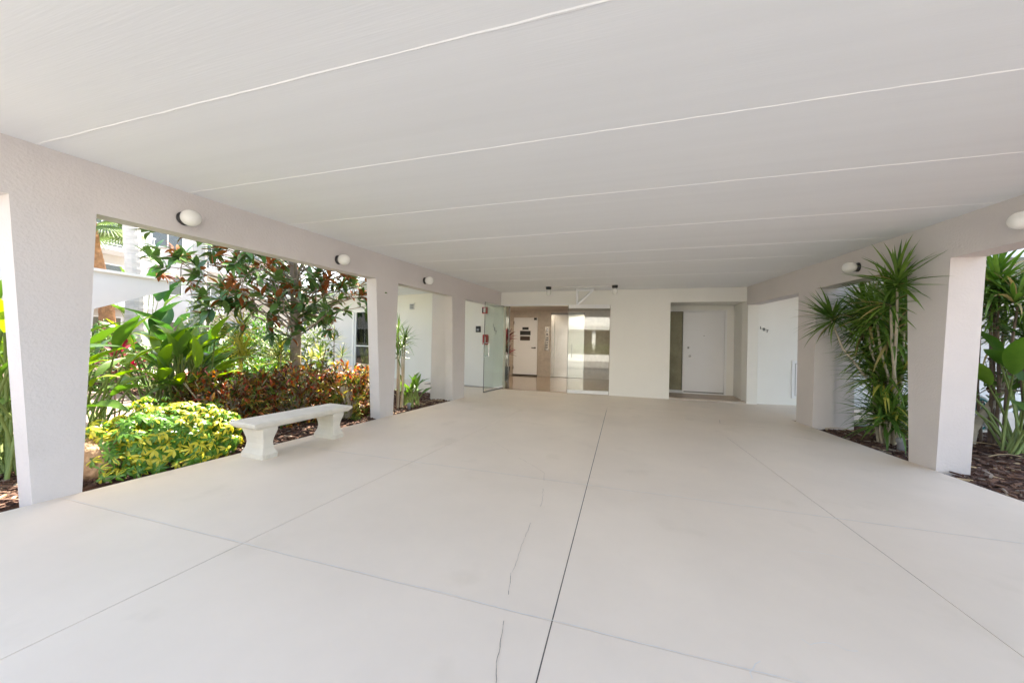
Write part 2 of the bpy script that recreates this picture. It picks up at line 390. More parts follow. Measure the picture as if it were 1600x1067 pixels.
for side in (-1, 1):
    X = XLf if side < 0 else XRf
    s = MB(); t = (0.18 if side < 0 else 0.27) * side
    a = [(X(YF), YF), (X(YW), YW), (X(YW) + t, YW), (X(YF) + t, YF)]
    if side < 0: a = a[::-1]
    s.prism(a[::-1] if side > 0 else a[::-1], HB, H - 0.0005); s.build('beam', 'stucco_taupe', can)
def column(side, yt0, yt1, yb0, yb1, thick, name='column'):
    X = XLf if side < 0 else XRf; t = thick * side
    def ring(ya, yb, z): 
        p = [(X(ya), ya, z), (X(yb), yb, z), (X(yb) + t, yb, z), (X(ya) + t, ya, z)]
        return p
    s = MB(); b, tp = ring(yb0, yb1, -0.1), ring(yt0, yt1, HB)
    if side > 0: b, tp = b[::-1], tp[::-1]
    s.hexa(b, tp); return s.build(name, 'stucco_taupe', can)
def fix(o):      # make all normals face out
    import bmesh
    bm = bmesh.new(); bm.from_mesh(o.data); bmesh.ops.recalc_face_normals(bm, faces=bm.faces); bm.to_mesh(o.data); bm.free()
column(-1, 1.33, 1.74, 1.47, 1.70, 0.175)
column(-1, 4.67, 5.16, 4.82, 5.10, 0.178)
column(-1, 6.77, 7.28, 6.86, 7.32, 0.178)
column(1, 1.40, 1.85, 1.54, 1.81, 0.26)
column(1, 4.75, 5.23, 4.87, 5.17, 0.27)
column(1, 6.78, 7.24, 6.83, 7.25, 0.27)
for side, ya, yb in ((-1, 6.93, 7.40), (1, 6.90, 7.33)):
    X = XLf if side < 0 else XRf
    s = MB()
    q = 0.182 if side < 0 else 0.271
    p = [(X(ya) + side * q, ya), (X(yb) + side * q, yb), (X(yb) + side * 0.58, yb), (X(ya) + side * 0.58, ya)]
    s.prism(p if side < 0 else p[::-1], -0.1, HB + 0.2); s.build('pilaster', 'stucco_taupe', can, bevel=0.006)
for o in can.children:
    if o.name.split('.')[0] in ('column', 'beam', 'pilaster', 'ceiling_panel'): fix(o)

# wall lamps on the beams
def lamp_meshes():
    s = MB(); s.lathe([(0.062, 0.0), (0.06, 0.012), (0.05, 0.018), (0.05, 0.03), (0.046, 0.036)], 24)
    base = s.mesh('socket', 'black_metal', True)
    s = MB(); pr = []
    for i in range(15):
        t = PI * i / 14; pr.append((max(0.002, 0.076 * math.sin(t) ** 0.85), 0.098 - 0.080 * math.cos(t)))
    s.lathe(pr, 28); return base, s.mesh('globe', 'opal_glass', True)
base_me, globe_me = lamp_meshes()
def wall_lamp(side, y, z, label):
    X = XLf if side < 0 else XRf
    t = thing('wall_lamp', label, 'lamp', (X(y), y, z), 0, 'globe lamps along the canopy beams')
    M = Matrix.Rotation(PI / 2 * (1 if side < 0 else -1), 4, 'Y')
    place('socket', base_me, t, M); place('globe', globe_me, t, M)
wall_lamp(-1, 2.29, 2.33, 'white globe wall lamp on the beam above the variegated shrub, nearest on courtyard side')
wall_lamp(-1, 3.98, 2.32, 'white globe wall lamp on the beam between bench and second column')
wall_lamp(-1, 5.85, 2.35, 'smallest white globe wall lamp on the beam between the two far left columns')
wall_lamp(1, 4.06, 2.34, 'white globe wall lamp cut by the right edge of the picture')
wall_lamp(1, 5.95, 2.35, 'white globe wall lamp on the beam above the tall spiky plant')

# ------------------------------------------------------------------ main building
mb = thing('apartment_building', 'cream apartment building with glass lobby entrance under the white canopy', 'building', (0, YW, 0))
def part(name, m, parent, *boxes, bevel=0.0):
    s = MB()
    for b in boxes: s.box(*b)
    o = s.build(name, m, parent, bevel=bevel); return o
dY = -YW       # children are given in world coordinates, shifted to the empty
def wpart(name, m, *boxes, parent=mb, bevel=0.0):
    return part(name, m, parent, *[(a, b, c + dY, d + dY, e, f) for a, b, c, d, e, f in boxes], bevel=bevel)
EX0, EX1, EZ = -3.04, -0.28, 2.215
NX0, NX1, NZ = 1.08, 2.66, 2.265
wpart('wall', 'stucco_cream', (-3.30, EX0, YW + 0.002, YW + 0.22, 0, 2.80))
wpart('wall', 'stucco_cream', (EX0 + .001, EX1 - .001, YW, YW + 0.22, EZ, 2.80))
wpart('wall', 'stucco_cream', (EX1, NX0, YW, YW + 1.25, 0, 2.80))
wpart('wall', 'stucco_cream', (NX0 + .001, NX1 - .001, YW, YW + 0.2, NZ, 2.80))
wpart('wall', 'stucco_cream', (NX1, NX1 + 0.2, YW, YW + 1.25, 0, 2.80))
wpart('niche_ceiling', 'stucco_cream', (NX0 + .001, NX1 - .001, YW + 0.201, YW + 1.25, NZ + 0.02, 2.6))
# upper storeys
wpart('upper_storey', 'stucco_white', (-3.3, 9.5, YW + 0.3, YW + 13, 2.81, 8.6))
# niche with door
NB = YW + 1.0
tilep = wpart('niche_floor', 'joint_pale', (NX0, NX1, YW + 0.002, NB + .1, -0.05, 0.035))
for i in range(4):
    for j in range(3):
        x0 = NX0 + .003 + i * 0.395; yy = YW + 0.004 + j * 0.335
        wpart('floor_tile', 'niche_tile', (x0, min(NX1 - .002, x0 + 0.389), yy, yy + 0.329, 0.03, 0.044), parent=tilep)
wpart('wall', 'stucco_cream', (NX0 + .002, NX1 - .002, NB + 0.02, NB + 0.2, 2.17, NZ + 0.02))
wpart('door_frame', 'white_paint', (1.50, 1.535, NB - 0.03, NB + 0.06, 0.07, 2.17), (2.452, 2.50, NB - 0.03, NB + 0.06, 0.07, 2.17), (1.535, 2.452, NB - 0.03, NB + 0.06, 2.135, 2.17), (NX0 + .003, 1.50, NB - 0.028, NB + 0.058, 2.14, 2.169), (NX0 + .003, 1.50, NB - 0.028, NB + 0.058, 0.075, 0.115), bevel=0.003)
wpart('wall', 'stucco_cream', (2.501, NX1 - .001, NB - 0.02, NB + 0.1, 0.045, 2.169))
wpart('threshold', 'white_paint', (NX0 + .002, 2.50, NB - 0.06, NB + 0.07, 0.045, 0.07))
wpart('threshold_strip', 'dark_steel', (1.536, 2.451, NB - 0.01, NB + 0.03, 0.071, 0.098))
dr = wpart('door', 'door_paint', (1.538, 2.449, NB - 0.005, NB + 0.04, 0.10, 2.132), bevel=0.003)
s = MB(); s.lathe([(0.012, 0), (0.012, 0.02), (0.03, 0.03), (0.032, 0.05), (0.02, 0.062)], 16, Matrix.Translation((1.66, NB - 0.006 + dY, 1.0)) @ Matrix.Rotation(PI / 2, 4, 'X')); s.build('door_knob', 'chrome', dr, True)
s = MB(); s.lathe([(0.026, 0), (0.026, 0.014), (0.014, 0.02)], 16, Matrix.Translation((1.63, NB - 0.006 + dY, 1.21)) @ Matrix.Rotation(PI / 2, 4, 'X')); s.build('deadbolt', 'chrome', dr, True)
s = MB(); s.lathe([(0.009, 0), (0.009, 0.008)], 12, Matrix.Translation((1.99, NB - 0.006 + dY, 1.52)) @ Matrix.Rotation(PI / 2, 4, 'X')); s.build('peephole', 'black_metal', dr, True)
sl = wpart('side_light', 'pane_pebbled', (NX0 + .004, 1.499, NB + 0.006, NB + 0.014, 0.115, 2.14))
wpart('curtain', 'curtain', (NX0 + .02, 1.49, NB + 0.03, NB + 0.036, 0.12, 2.13))  # sheet put close behind the pane to brighten it, standing for hall light
wpart('hall', 'room_dark', (NX0, 2.6, NB + 1.6, NB + 1.7, 0, 2.4), (NX0 - .1, NX0, NB + 0.27, NB + 1.7, 0, 2.4), (2.55, 2.6, NB + 0.25, NB + 1.7, 0, 2.4), (NX0, 2.6, NB + 0.25, NB + 1.7, 2.4, 2.45), (NX0, 2.6, NB + 0.11, NB + 1.7, -.02, 0.0))
# lobby shell
LB = 13.1; LZ = -0.04; LC = 2.46
lf = wpart('lobby_floor', 'lobby_floor', (-5.4, EX1 + 1.3, YW + 0.001, LB + .1, -0.08, 0.012))
wpart('lobby_wall', 'lobby_tile', (-5.2, -2.50, LB, LB + 0.12, LZ, LC), (-2.50, -1.30, LB + 0.002, LB + 0.12, 2.36, LC), (-2.50, -1.30, LB + 0.06, LB + 0.12, LZ, 2.359), (-1.30, EX1 + 1.25, LB, LB + 0.12, LZ, LC))
wpart('lobby_wall', 'lobby_tile', (-5.3, -5.18, YW + 0.9, LB, LZ, LC))
wpart('lobby_wall', 'lobby_tile', (EX1 + 1.25, EX1 + 1.36, YW + 0.23, LB, LZ, LC))
wpart('lobby_wall', 'lobby_tile', (-5.3, -3.32, YW + 0.78, YW + 0.9, LZ, LC))
wpart('lobby_ceiling', 'lobby_ceiling', (-5.3, EX1 + 1.3, YW + 0.23, LB + .1, LC + .002, LC + 0.1))
ld = wpart('door', 'door_paint', (-3.94, -3.02, LB - 0.04, LB - 0.004, 0.06, 2.20), bevel=0.003); ld['label'] = 'pale lobby door with three dark notice plates'
wpart('door_sill', 'sign_black', (-3.96, -3.0, LB - 0.05, LB - 0.002, 0.022, 0.058))
def wsub(name, m, parent, *boxes): return wpart(name, m, *boxes, parent=parent)
wsub('notice_plate', 'sign_black', ld, (-3.60, -3.36, LB - 0.052, LB - 0.041, 1.74, 1.84))
wsub('notice_plate', 'sign_black', ld, (-3.69, -3.28, LB - 0.052, LB - 0.041, 1.54, 1.70))
wsub('notice_plate', 'sign_brown', ld, (-3.68, -3.30, LB - 0.052, LB - 0.041, 1.34, 1.50))
s = MB(); yk = LB - 0.042 + dY
s.tube([(-3.10, yk, 1.07), (-3.10, yk - 0.06, 1.07), (-3.22, yk - 0.065, 1.07)], 0.016, 8); s.lathe([(0.03, 0), (0.03, 0.012)], 14, Matrix.Translation((-3.10, yk, 1.07)) @ Matrix.Rotation(PI / 2, 4, 'X')); s.build('lever_handle', 'black_metal', ld)
for z in (0.25, 1.95): wsub('hinge', 'dark_steel', ld, (-3.955, -3.925, LB - 0.06, LB - 0.02, z, z + 0.11))
wsub('door_closer', 'black_metal', ld, (-3.15, -3.05, LB - 0.09, LB - 0.041, 2.11, 2.19))
el = wpart('elevator', 'steel', (-2.50, -2.38, LB - 0.03, LB + 0.05, 0.022, 2.359), (-1.42, -1.30, LB - 0.03, LB + 0.05, 0.022, 2.359), (-2.38, -1.42, LB - 0.03, LB + 0.05, 2.26, 2.359))
wsub('elevator_door', 'steel', el, (-2.378, -1.90, LB + 0.02, LB + 0.04, 0.022, 2.258))
wsub('elevator_door', 'steel', el, (-1.898, -1.422, LB + 0.03, LB + 0.05, 0.022, 2.258))
wsub('elevator_header', 'dark_steel', el, (-2.52, -1.28, LB - 0.036, LB - 0.031, 2.30, 2.37))
cp = wpart('call_panel', 'steel', (-2.74, -2.57, LB - 0.02, LB - 0.002, 0.98, 1.86)); cp['label'] = 'steel elevator call panel'
s = MB()
for z in (1.58,): s.lathe([(0.028, 0), (0.028, 0.008)], 14, Matrix.Translation((-2.655, LB - 0.021 + dY, z)) @ Matrix.Rotation(PI / 2, 4, 'X'))
s.build('call_button', 'sign_black', cp)
for z in (1.44, 1.36, 1.26, 1.16, 1.08): wsub('instruction_line', 'sign_black', cp, (-2.70, -2.61, LB - 0.0225, LB - 0.0205, z, z + 0.03))
for z in (1.70, 1.76): wsub('emblem_line', 'grey_plastic', cp, (-2.69, -2.62, LB - 0.0225, LB - 0.0205, z, z + 0.04))
for x in (-4.2, -3.0, -1.6):  # a single fixture is real, the other discs are added to brighten the lobby
    s = MB(); s.lathe([(0.11, 0.0), (0.11, 0.012)], 22, Matrix.Translation((x, 10.9 + dY, LC - 0.012))); s.build('ceiling_light_and_fill', 'lamp_glow', mb, True)
# entrance frame: head rail, fixed left strip, hinged leaves
wpart('head_rail', 'white_paint', (EX0 + .002, -1.31, YW - 0.012, YW - 0.001, EZ, EZ + 0.045))
wpart('fixed_pane', 'pane_green', (EX0 + 0.01, EX0 + 0.13, YW + 0.06, YW + 0.072, 0.03, EZ - 0.002))
wpart('door_jamb', 'dark_steel', (EX0 + 0.131, EX0 + 0.155, YW + 0.05, YW + 0.085, 0.02, EZ - 0.002))
def handle(parent, x, y0):
    s = MB()
    s.tube([(x, y0, 0.86), (x, y0 - 0.07, 0.86), (x, y0 - 0.07, 1.18), (x, y0, 1.18)], 0.011, 10)
    return s.build('handle', 'chrome', parent)
# leaf opened towards the viewer; built in its own frame (x along leaf from the hinge)
def leaf(loc, rz, w, pane, label, rails):
    o = bpy.data.objects.new('glass_door', None); COL.objects.link(o); o.parent = mb; o['label'] = label
    o.location = (loc[0], loc[1] + dY, 0); o.rotation_euler = (0, 0, rz)
    part('pane', pane, o, (0.0, w, -0.006, 0.006, 0.10, 2.20))
    if rails:
        part('rail', 'white_paint', o, (0, w, -0.016, 0.016, 2.13, 2.225), bevel=0.003); part('rail', 'white_paint', o, (0, w, -0.016, 0.016, 0.015, 0.10), bevel=0.003)
    else:
        part('rail', 'chrome', o, (0, w, -0.012, 0.012, 2.18, 2.215)); part('rail', 'dark_steel', o, (0, w, -0.012, 0.012, 0.02, 0.045))
    part('edge_strip', 'dark_steel', o, (w + .0005, w + 0.009, -0.007, 0.007, 0.02, 2.215))
    for sgn in (-1, 1):
        s = MB(); x = w - 0.09
        s.tube([(x, sgn * .007, 0.90), (x, sgn * 0.07, 0.90), (x, sgn * 0.07, 1.22), (x, sgn * .007, 1.22)], 0.011, 10); s.build('handle', 'chrome', o)
    return o
lf1 = leaf((EX0 + 0.02, YW - 0.02), -PI / 2 - 0.16, 1.0, 'pane_green', 'greenish glass door leaf standing wide open', False)
for k, ch in enumerate('107'):
    me = glyph_mesh(ch, 0.13, 0.001, 'black_metal')
    place('digit', me, lf1, Matrix.Translation((0.52 - 0.075 * (k - 1), 0.008, 1.62 - 0.085 * k)) @ Matrix.Rotation(PI, 4, 'Z') @ Matrix.Rotation(PI / 2, 4, 'X'))
leaf((EX1 - 0.01, YW - 0.015), PI + 0.10, 1.0, 'pane_clear', 'mirror-bright glass door leaf with white rails', True)
# house number on the splayed wall and meter panel belong to the wing below

# bracket and jar lamps on the canopy ceiling
br = MB(); yb = 8.82; w = 0.016
def bar(s, a, b, w):
    s.tube([a, b], w, 4)
bar(br, (-1.06, yb, H), (-1.06, yb, 2.20), 0.03); bar(br, (-1.06, yb, H - 0.03), (-0.67, yb, H - 0.03), 0.03); bar(br, (-0.69, yb - .002, H - 0.04), (-1.04, yb - .002, 2.22), 0.03)
bo = tag(br.build('ceiling_bracket', 'bead_paint'), 'white triangular bracket hanging from ceiling above the glass door', 'bracket')
def jar(x, y, label):
    t = thing('jar_lamp', label, 'lamp', (x, y, H), 0, 'jar lamps on the canopy ceiling')
    s = MB(); s.lathe([(0.03, -0.065), (0.062, -0.055), (0.066, -0.02), (0.066, 0)], 20); s.build('socket', 'black_metal', t, True)
    s = MB(); s.lathe([(0.004, -0.20), (0.03, -0.195), (0.05, -0.17), (0.056, -0.12), (0.05, -0.065)], 20); s.build('jar', 'opal_glass', t, True)
jar(-1.69, 8.40, 'small jar lamp under the ceiling on the lobby-opening side of the white bracket')
jar(-0.17, 8.42, 'small jar lamp under the ceiling to the right of the white bracket')
s = MB(); s.tube([(-1.62, 8.40, H - 0.012), (-0.24, 8.42, H - 0.012)], 0.011, 8)
tag(s.build('conduit', 'white_paint'), 'thin white conduit between the two ceiling jar lamps', 'conduit')

# ------------------------------------------------------------------ wings
def wing_frame(name, label, P, d):
    """empty at P with local x along d (plan), local y into the building"""
    return thing(name, label, 'building', (P[0], P[1], 0), math.atan2(d[1], d[0]))
lw = wing_frame('courtyard_wing', 'pale single-storey wing with sliding glass door behind the courtyard garden', (-3.305, WL(-3.305)), (0.974, -SPL * 0.974))
# local x negative = away to the left. distances along wall from P
def lwp(name, m, *b, parent=lw, bevel=0.0): return part(name, m, parent, *b, bevel=bevel)
SD0, SD1 = -6.05, -4.3            # sliding door
WD0, WD1 = -10.2, -7.75           # high window
lwp('wall', 'stucco_cream', (SD1, -0.001, 0, 0.2, 0, 2.76))
lwp('wall', 'stucco_white', (SD0, SD1, 0, 0.2, 2.28, 2.76))  # from here on the same cream stucco, cool skylight put into its colour
lwp('wall', 'stucco_white', (WD1, SD0, 0, 0.2, 0, 2.76))
lwp('wall', 'stucco_white', (WD0, WD1, 0, 0.2, 0, 1.88), (WD0, WD1, 0, 0.2, 2.46, 2.76))
lwp('wall', 'stucco_white', (-16, WD0, 0, 0.2, 0, 2.76))
fr = lwp('door_frame', 'white_paint', (SD0, SD0 + 0.09, -0.02, 0.12, 0.0, 2.28), (SD1 - 0.09, SD1, -0.02, 0.12, 0, 2.28), (SD0 + .09, SD1 - .09, -0.02, 0.12, 2.2, 2.28), (SD0 + .09, SD0 + 0.16, 0.02, 0.08, 0.0, 2.2), (SD0 + .16, SD1 - .09, 0.02, 0.08, 1.0, 1.04), bevel=0.004)
lwp('door_pane', 'pane_dark', (SD0 + .16, SD1 - .09, 0.045, 0.055, 0.0, 2.2))
lwp('window_frame', 'white_paint', (WD0, WD1, 0.0, 0.06, 1.881, 1.93), (WD0, WD1, 0, 0.06, 2.41, 2.459), (WD0, WD0 + .05, 0, .06, 1.93, 2.41), (WD1 - .05, WD1, 0, .06, 1.93, 2.41), (WD1 - .75, WD1 - .70, 0, .06, 1.93, 2.41), (WD0 + 0.85, WD0 + .9, 0, .06, 1.93, 2.41))
lwp('window_pane', 'pane_dark', (WD0 + .05, WD1 - .05, 0.028, 0.034, 1.93, 2.41))
lwp('window_sill', 'white_paint', (WD0 - .05, WD1 + .05, -0.05, -0.001, 1.83, 1.88))
lwp('curtain', 'curtain', (WD0 + .7, WD1 - .05, 0.15, 0.16, 1.9, 2.45))
lwp('room', 'room_dark', (-16, -3.3, 3.0, 3.1, 0, 2.7), (-16, -3.3, 0.21, 3, -0.05, -0.01), (-3.4, -3.3, 0.21, 3.0, 0, 2.7))
lwp('roof', 'stucco_white', (-16, -0.2, -1.05, 5, 2.77, 2.80))
lwp('walkway_shade_roof', 'ceiling_paint', (-3.9, -0.75, -2.1, -1.11, 2.70, 2.78)); lwp('soffit', 'ceiling_paint', (-16, -.2, -1.04, -0.001, 2.70, 2.765))  # outer roof slab is added to keep skylight off the wall
lwp('fascia', 'white_paint', (-16, -0.2, -1.07, -1.051, 2.70, 3.04), (-16, -.2, -1.10, -1.0701, 2.98, 3.07))
s = MB(); s.lathe([(0.035, 0), (0.035, 0.10)], 12, Matrix.Translation((-7.0, -0.06, 2.30))); s.build('porch_lamp', 'grey_plastic', lw)
s = MB(); s.lathe([(0.075, 0), (0.07, 0.03)], 18, Matrix.Translation((-6.85, 0.0, 0.62)) @ Matrix.Rotation(PI / 2, 4, 'X')); s.build('vent_cap', 'grey_plastic', lw)
# soffit lamp and devices seen beside the glass door
def on_left_wall(x, z): return Vector((x, WL(x), z))
rot_l = math.atan2(-SPL, 1)
t = thing('fire_alarm_station', 'small red pull station on the cream wall beside open glass door', 'fire alarm', on_left_wall(-3.59, 1.31), rot_l)
part('housing', 'alarm_red', t, (-0.085, 0.085, -0.05, -0.001, -0.14, 0.14), bevel=0.008); part('pull_bar', 'sign_print', t, (-0.02, 0.02, -0.062, -0.051, -0.10, 0.08))
t = thing('strobe_alarm', 'red and white strobe alarm high on the wall above the pull station', 'alarm', on_left_wall(-3.61, 2.12), rot_l)
part('housing', 'alarm_red', t, (-0.10, 0.06, -0.05, -0.001, -0.09, 0.09), bevel=0.006); part('lens', 'white_paint', t, (-0.03, 0.03, -0.07, -0.051, -0.06, 0.06)); part('grille', 'sign_black', t, (-0.09, -0.05, -0.055, -0.0505, -0.07, 0.07))
t = thing('entry_keypad', 'small black keypad on the cream wall left of the red pull station', 'keypad', on_left_wall(-3.84, 1.60), rot_l)
part('case', 'black_metal', t, (-0.075, 0.075, -0.035, -0.001, -0.085, 0.085), bevel=0.006); part('display', 'grey_plastic', t, (-0.04, 0.04, -0.041, -0.0355, -0.045, 0.01))
# vestibule wall between entrance and courtyard wing
t = thing('soffit_lamp', 'small square fitting high on the pale wall between the far columns', 'lamp', on_left_wall(-6.35, 2.32), rot_l)
part('plate', 'stucco_white', t, (-0.10, 0.10, -0.02, -0.001, -0.10, 0.10), bevel=0.004)
for k in range(3): part('louvre', 'grey_plastic', t, (-0.07, 0.07, -0.05, -0.021, -0.07 + k * 0.05, -0.045 + k * 0.05))

rw = wing_frame('number_wing', 'cream wing wall splayed back from the niche, carrying number 107', (NX1 + 0.001, WR(NX1)), (0.974, SPL * 0.974))
part('wall', 'stucco_cream', rw, (0.202, 1.55, 0, 0.2, 0, 2.80))
part('corner_wall', 'stucco_cream', rw, (0.0, 0.2, 0.0, 0.21, 0, 2.80))
part('wall', 'stucco_cream', rw, (1.551, 1.86, 0, 0.2, 0, 2.80)); part('wall', 'stucco_white', rw, (1.86, 2.32, 0, 0.2, 0, 1.86), (1.86, 2.32, 0, 0.2, 2.4, 2.80)); part('wall', 'stucco_white', rw, (2.32, 12, 0, 0.2, 0, 2.80))  # whiter stretch is the same cream stucco with bluish skylight in the colour
part('window_frame', 'white_paint', rw, (1.86, 1.90, 0, .08, 1.86, 2.40), (2.28, 2.32, 0, .08, 1.86, 2.40), (1.90, 2.28, 0, .08, 2.36, 2.40), (1.90, 2.28, 0, .08, 1.86, 1.90))
part('window_pane', 'pane_dark', rw, (1.90, 2.28, 0.035, 0.042, 1.90, 2.36)); part('room', 'room_dark', rw, (1.7, 2.5, 0.9, 0.95, 1.5, 2.6))
part('upper_wall', 'stucco_white', rw, (0.25, 12, 0.05, 6, 2.81, 5.8)); part('walkway_shade_roof', 'ceiling_paint', rw, (0.55, 5.5, -2.75, -0.001, 2.60, 2.79))  # roof over the walkway is inferred, but stretched to shade the number wall
pn = part('meter_panel', 'white_paint', rw, (0.95, 1.30, -0.02, -0.001, 0.15, 0.98), bevel=0.004); pn['label'] = 'white framed access panel low on the wall'
part('panel_gap', 'dark_steel', pn, (1.012, 1.242, -0.0235, -0.0205, 0.212, 0.918)); part('panel_door', 'door_paint', pn, (1.018, 1.236, -0.03, -0.024, 0.218, 0.912))
for k, ch in enumerate('107'):
    me = glyph_mesh(ch, 0.095, 0.004, 'black_metal')
    place('digit', me, rw, Matrix.Translation((0.275 + 0.072 * k, -0.012, 1.655 - 0.036 * k)) @ Matrix.Rotation(PI / 2, 4, 'X'))

# ------------------------------------------------------------------ covered walk across the courtyard
cw = thing('covered_walk', 'white covered walkway with tapered fascia at the back of the courtyard', 'canopy', (-8.55, 3.6, 0))
def cwp(name, m, *b): return part(name, m, cw, *[(a + 8.55, bb + 8.55, c_ - 3.6, d_ - 3.6, e_, f__) for a, bb, c_, d_, e_, f__ in b])
s = MB(); pr = [(3.55, 1.62), (4.72, 2.13), (4.72, 2.30), (0.0, 2.30), (-3, 2.30), (-3, 2.13), (2.0, 2.13), (3.2, 1.62)]
def side_prism(mbx, prof, x0, x1, oy=-3.6, ox=8.55):
    n = len(prof)
    mbx.add([(x0 + ox, y + oy, z) for y, z in prof] + [(x1 + ox, y + oy, z) for y, z in prof],
            [tuple(range(n)), tuple(range(2 * n - 1, n - 1, -1))] + [(i, n + i, n + (i + 1) % n, (i + 1) % n) for i in range(n)])
s = MB()
side_prism(s, [(3.35, 1.66), (3.70, 1.66), (4.74, 2.13), (4.74, 2.30), (-3, 2.30), (-3, 2.13), (2.2, 2.13)], -8.72, -8.52)
o = s.build('fascia_beam', 'stucco_white', cw); fix(o)
s = MB(); side_prism(s, [(3.40, -0.05), (3.62, -0.05), (3.70, 1.659), (3.35, 1.659)], -8.72, -8.52); fix(s.build('column', 'stucco_white', cw))
cwp('column_base', 'stucco_white', (-8.82, -8.42, 3.30, 3.72, -0.05, 0.10))
cwp('roof', 'stucco_white', (-14.5, -8.721, -3, 4.74, 2.14, 2.299)); cwp('roof_edge', 'white_paint', (-14.5, -8.48, -3.02, 4.78, 2.301, 2.345))
s = MB(); side_prism(s, [(3.40, -0.05), (3.62, -0.05), (3.70, 2.139), (3.35, 2.139)], -12.2, -12.0); fix(s.build('column', 'stucco_white', cw))

# far apartment block on the courtyard's other side
fb = thing('apartment_block', 'pale three-storey apartment block with balconies far beyond the courtyard', 'building', (-27, 10, 0))
def fbp(name, m, *b): return part(name, m, fb, *b)
fb.rotation_euler = (0, 0, math.radians(12))
# local: facade at x = 0 facing +x; runs along y
def fwin(y0, y1, z0, z1, kind='window'):
    w = part(kind, 'white_paint', fb, (0.02, 0.09, y0, y0 + .07, z0, z1), (0.02, 0.09, y1 - .07, y1, z0, z1), (0.02, 0.09, y0 + .07, y1 - .07, z1 - .07, z1), (0.02, 0.09, y0 + .07, y1 - .07, z0, z0 + .07), (0.02, .08, (y0 + y1) / 2 - .03, (y0 + y1) / 2 + .03, z0 + .07, z1 - .07))
    part('pane', 'pane_dark', w, (0.045, 0.055, y0 + .07, y1 - .07, z0 + .07, z1 - .07))
ys = [-22, -15.5, -9, -2.5, 4, 10.5, 17]
fbp('wall', 'building_far', (-9, 0, -24, 18, -0.1, 9.2))
for st in range(3):
    z = st * 2.95
    for k, y in enumerate(ys[:-1]):
        fwin(y + 0.6, y + 2.6, z + 0.9, z + 2.2); fwin(y + 3.6, y + 5.7, z + 0.12, z + 2.25, 'glass_door')
    if st:
        for y in ys[:-1]:
            bl = fbp('balcony', 'white_paint', (0.001, 1.5, y + 3.1, y + 6.2, z - 0.20, z + 0.02), (1.44, 1.5, y + 3.1, y + 6.2, z + 0.95, z + 1.03), (1.45, 1.49, y + 3.1, y + 6.2, z + 0.10, z + 0.14))
            part('baluster_row', 'white_paint', bl, *[(1.455, 1.485, y + 3.12 + i * 0.13, y + 3.145 + i * 0.13, z + .14, z + 0.95) for i in range(24)])
fbp('roof', 'white_paint', (-9.5, 0.7, -24.5, 18.5, 9.201, 9.55))

# across the drive, seen mirrored in the glass door
op = thing('carport_house', 'white house with flat carport facing the entrance from across the drive', 'building', (0, -13, 0))
part('wall', 'wall_green', op, (-18, 14, -3.4, -3.2, 0, 2.6)); part('upper_wall', 'stucco_white', op, (-18, 14, -9, -3.0, 2.86, 6.0)); part('roof', 'stucco_white', op, (-18.5, 14.5, -3.4, 0.2, 2.5, 2.85))
for x in (-14, -10, -6, -2, 2, 6, 10): part('post', 'white_paint', op, (x, x + 0.3, -0.3, 0.0, -0.05, 2.499))
for x in (-15, -10.5, -6, -1.5, 3, 7.5):
    w = part('window', 'white_paint', op, (x, x + 1.8, -2.998, -2.95, 3.9, 3.96), (x, x + 1.8, -2.998, -2.95, 5.2, 5.26), (x, x + .06, -2.998, -2.95, 3.96, 5.2), (x + 1.74, x + 1.8, -2.998, -2.95, 3.96, 5.2)); part('pane', 'pane_dark', w, (x + .06, x + 1.74, -2.985, -2.975, 3.96, 5.2))
lw2 = MB(); lw2.box(-20, 16, -9.2, -8.95, -0.05, 0.5); tag(lw2.build('garden_wall', 'stucco_white'), 'low white garden wall across the drive, mirrored in the glass door', 'wall')


# ------------------------------------------------------------------ foliage helpers
def blade(L, W, seg=4, shape='ovate', fold=0.25, droop=0.15, mi=0, two=None, thick=None, wave=0.0, cols=2):
    """one leaf lying along +y, upper side +z; returns (verts, faces, material indices)"""
    v = []; f = []; mm = []
    xs = [-1, 0, 1] if two is None else [-1, -0.45, 0, 0.45, 1]
    n = len(xs)
    for i in range(seg + 1):
        t = i / seg
        if shape == 'ovate': w = W * max(0.03, math.sin(PI * min(1, t * 0.93 + 0.05) ** 0.85))
        elif shape == 'obovate': w = W * max(0.04, math.sin(PI * min(1, t * 0.9 + 0.03) ** 1.25))
        elif shape == 'strap': w = W * (0.55 + 0.45 * min(1, t * 3)) * max(0.02, 1 - max(0, (t - 0.35) / 0.65) ** 1.6)
        else: w = W * max(0.02, (1 - t) ** 0.6) * (0.6 + 0.4 * min(1, t * 4))
        y = L * t * (1 - 0.18 * droop * t); z = -droop * L * t * t
        for k, x in enumerate(xs):
            v.append((x * w * 0.5, y, z + fold * abs(x) * w * 0.5 + (wave * W * math.sin(i * 2.1 + k) if abs(x) == 1 else 0)))
    for i in range(seg):
        for k in range(n - 1):
            f.append((i * n + k, i * n + k + 1, (i + 1) * n + k + 1, (i + 1) * n + k))
            mm.append(mi if two is None else (two if k in (0, n - 2) else mi))
    if thick is not None:                   # an underside with its own colour
        o = len(v); v += [(a, b, c - 0.0025) for a, b, c in v]
        for q in list(f): f.append(tuple(o + j for j in q[::-1])); mm.append(thick)
    return np.array(v, float), f, mm
def merge(parts):
    v = []; f = []; m = []; o = 0
    for (pv, pf, pm), M in parts:
        A = np.array(M); v.append(pv @ A[:3, :3].T + A[:3, 3]); f += [tuple(i + o for i in q) for q in pf]; m += pm; o += len(pv)
    return np.concatenate(v), f, m
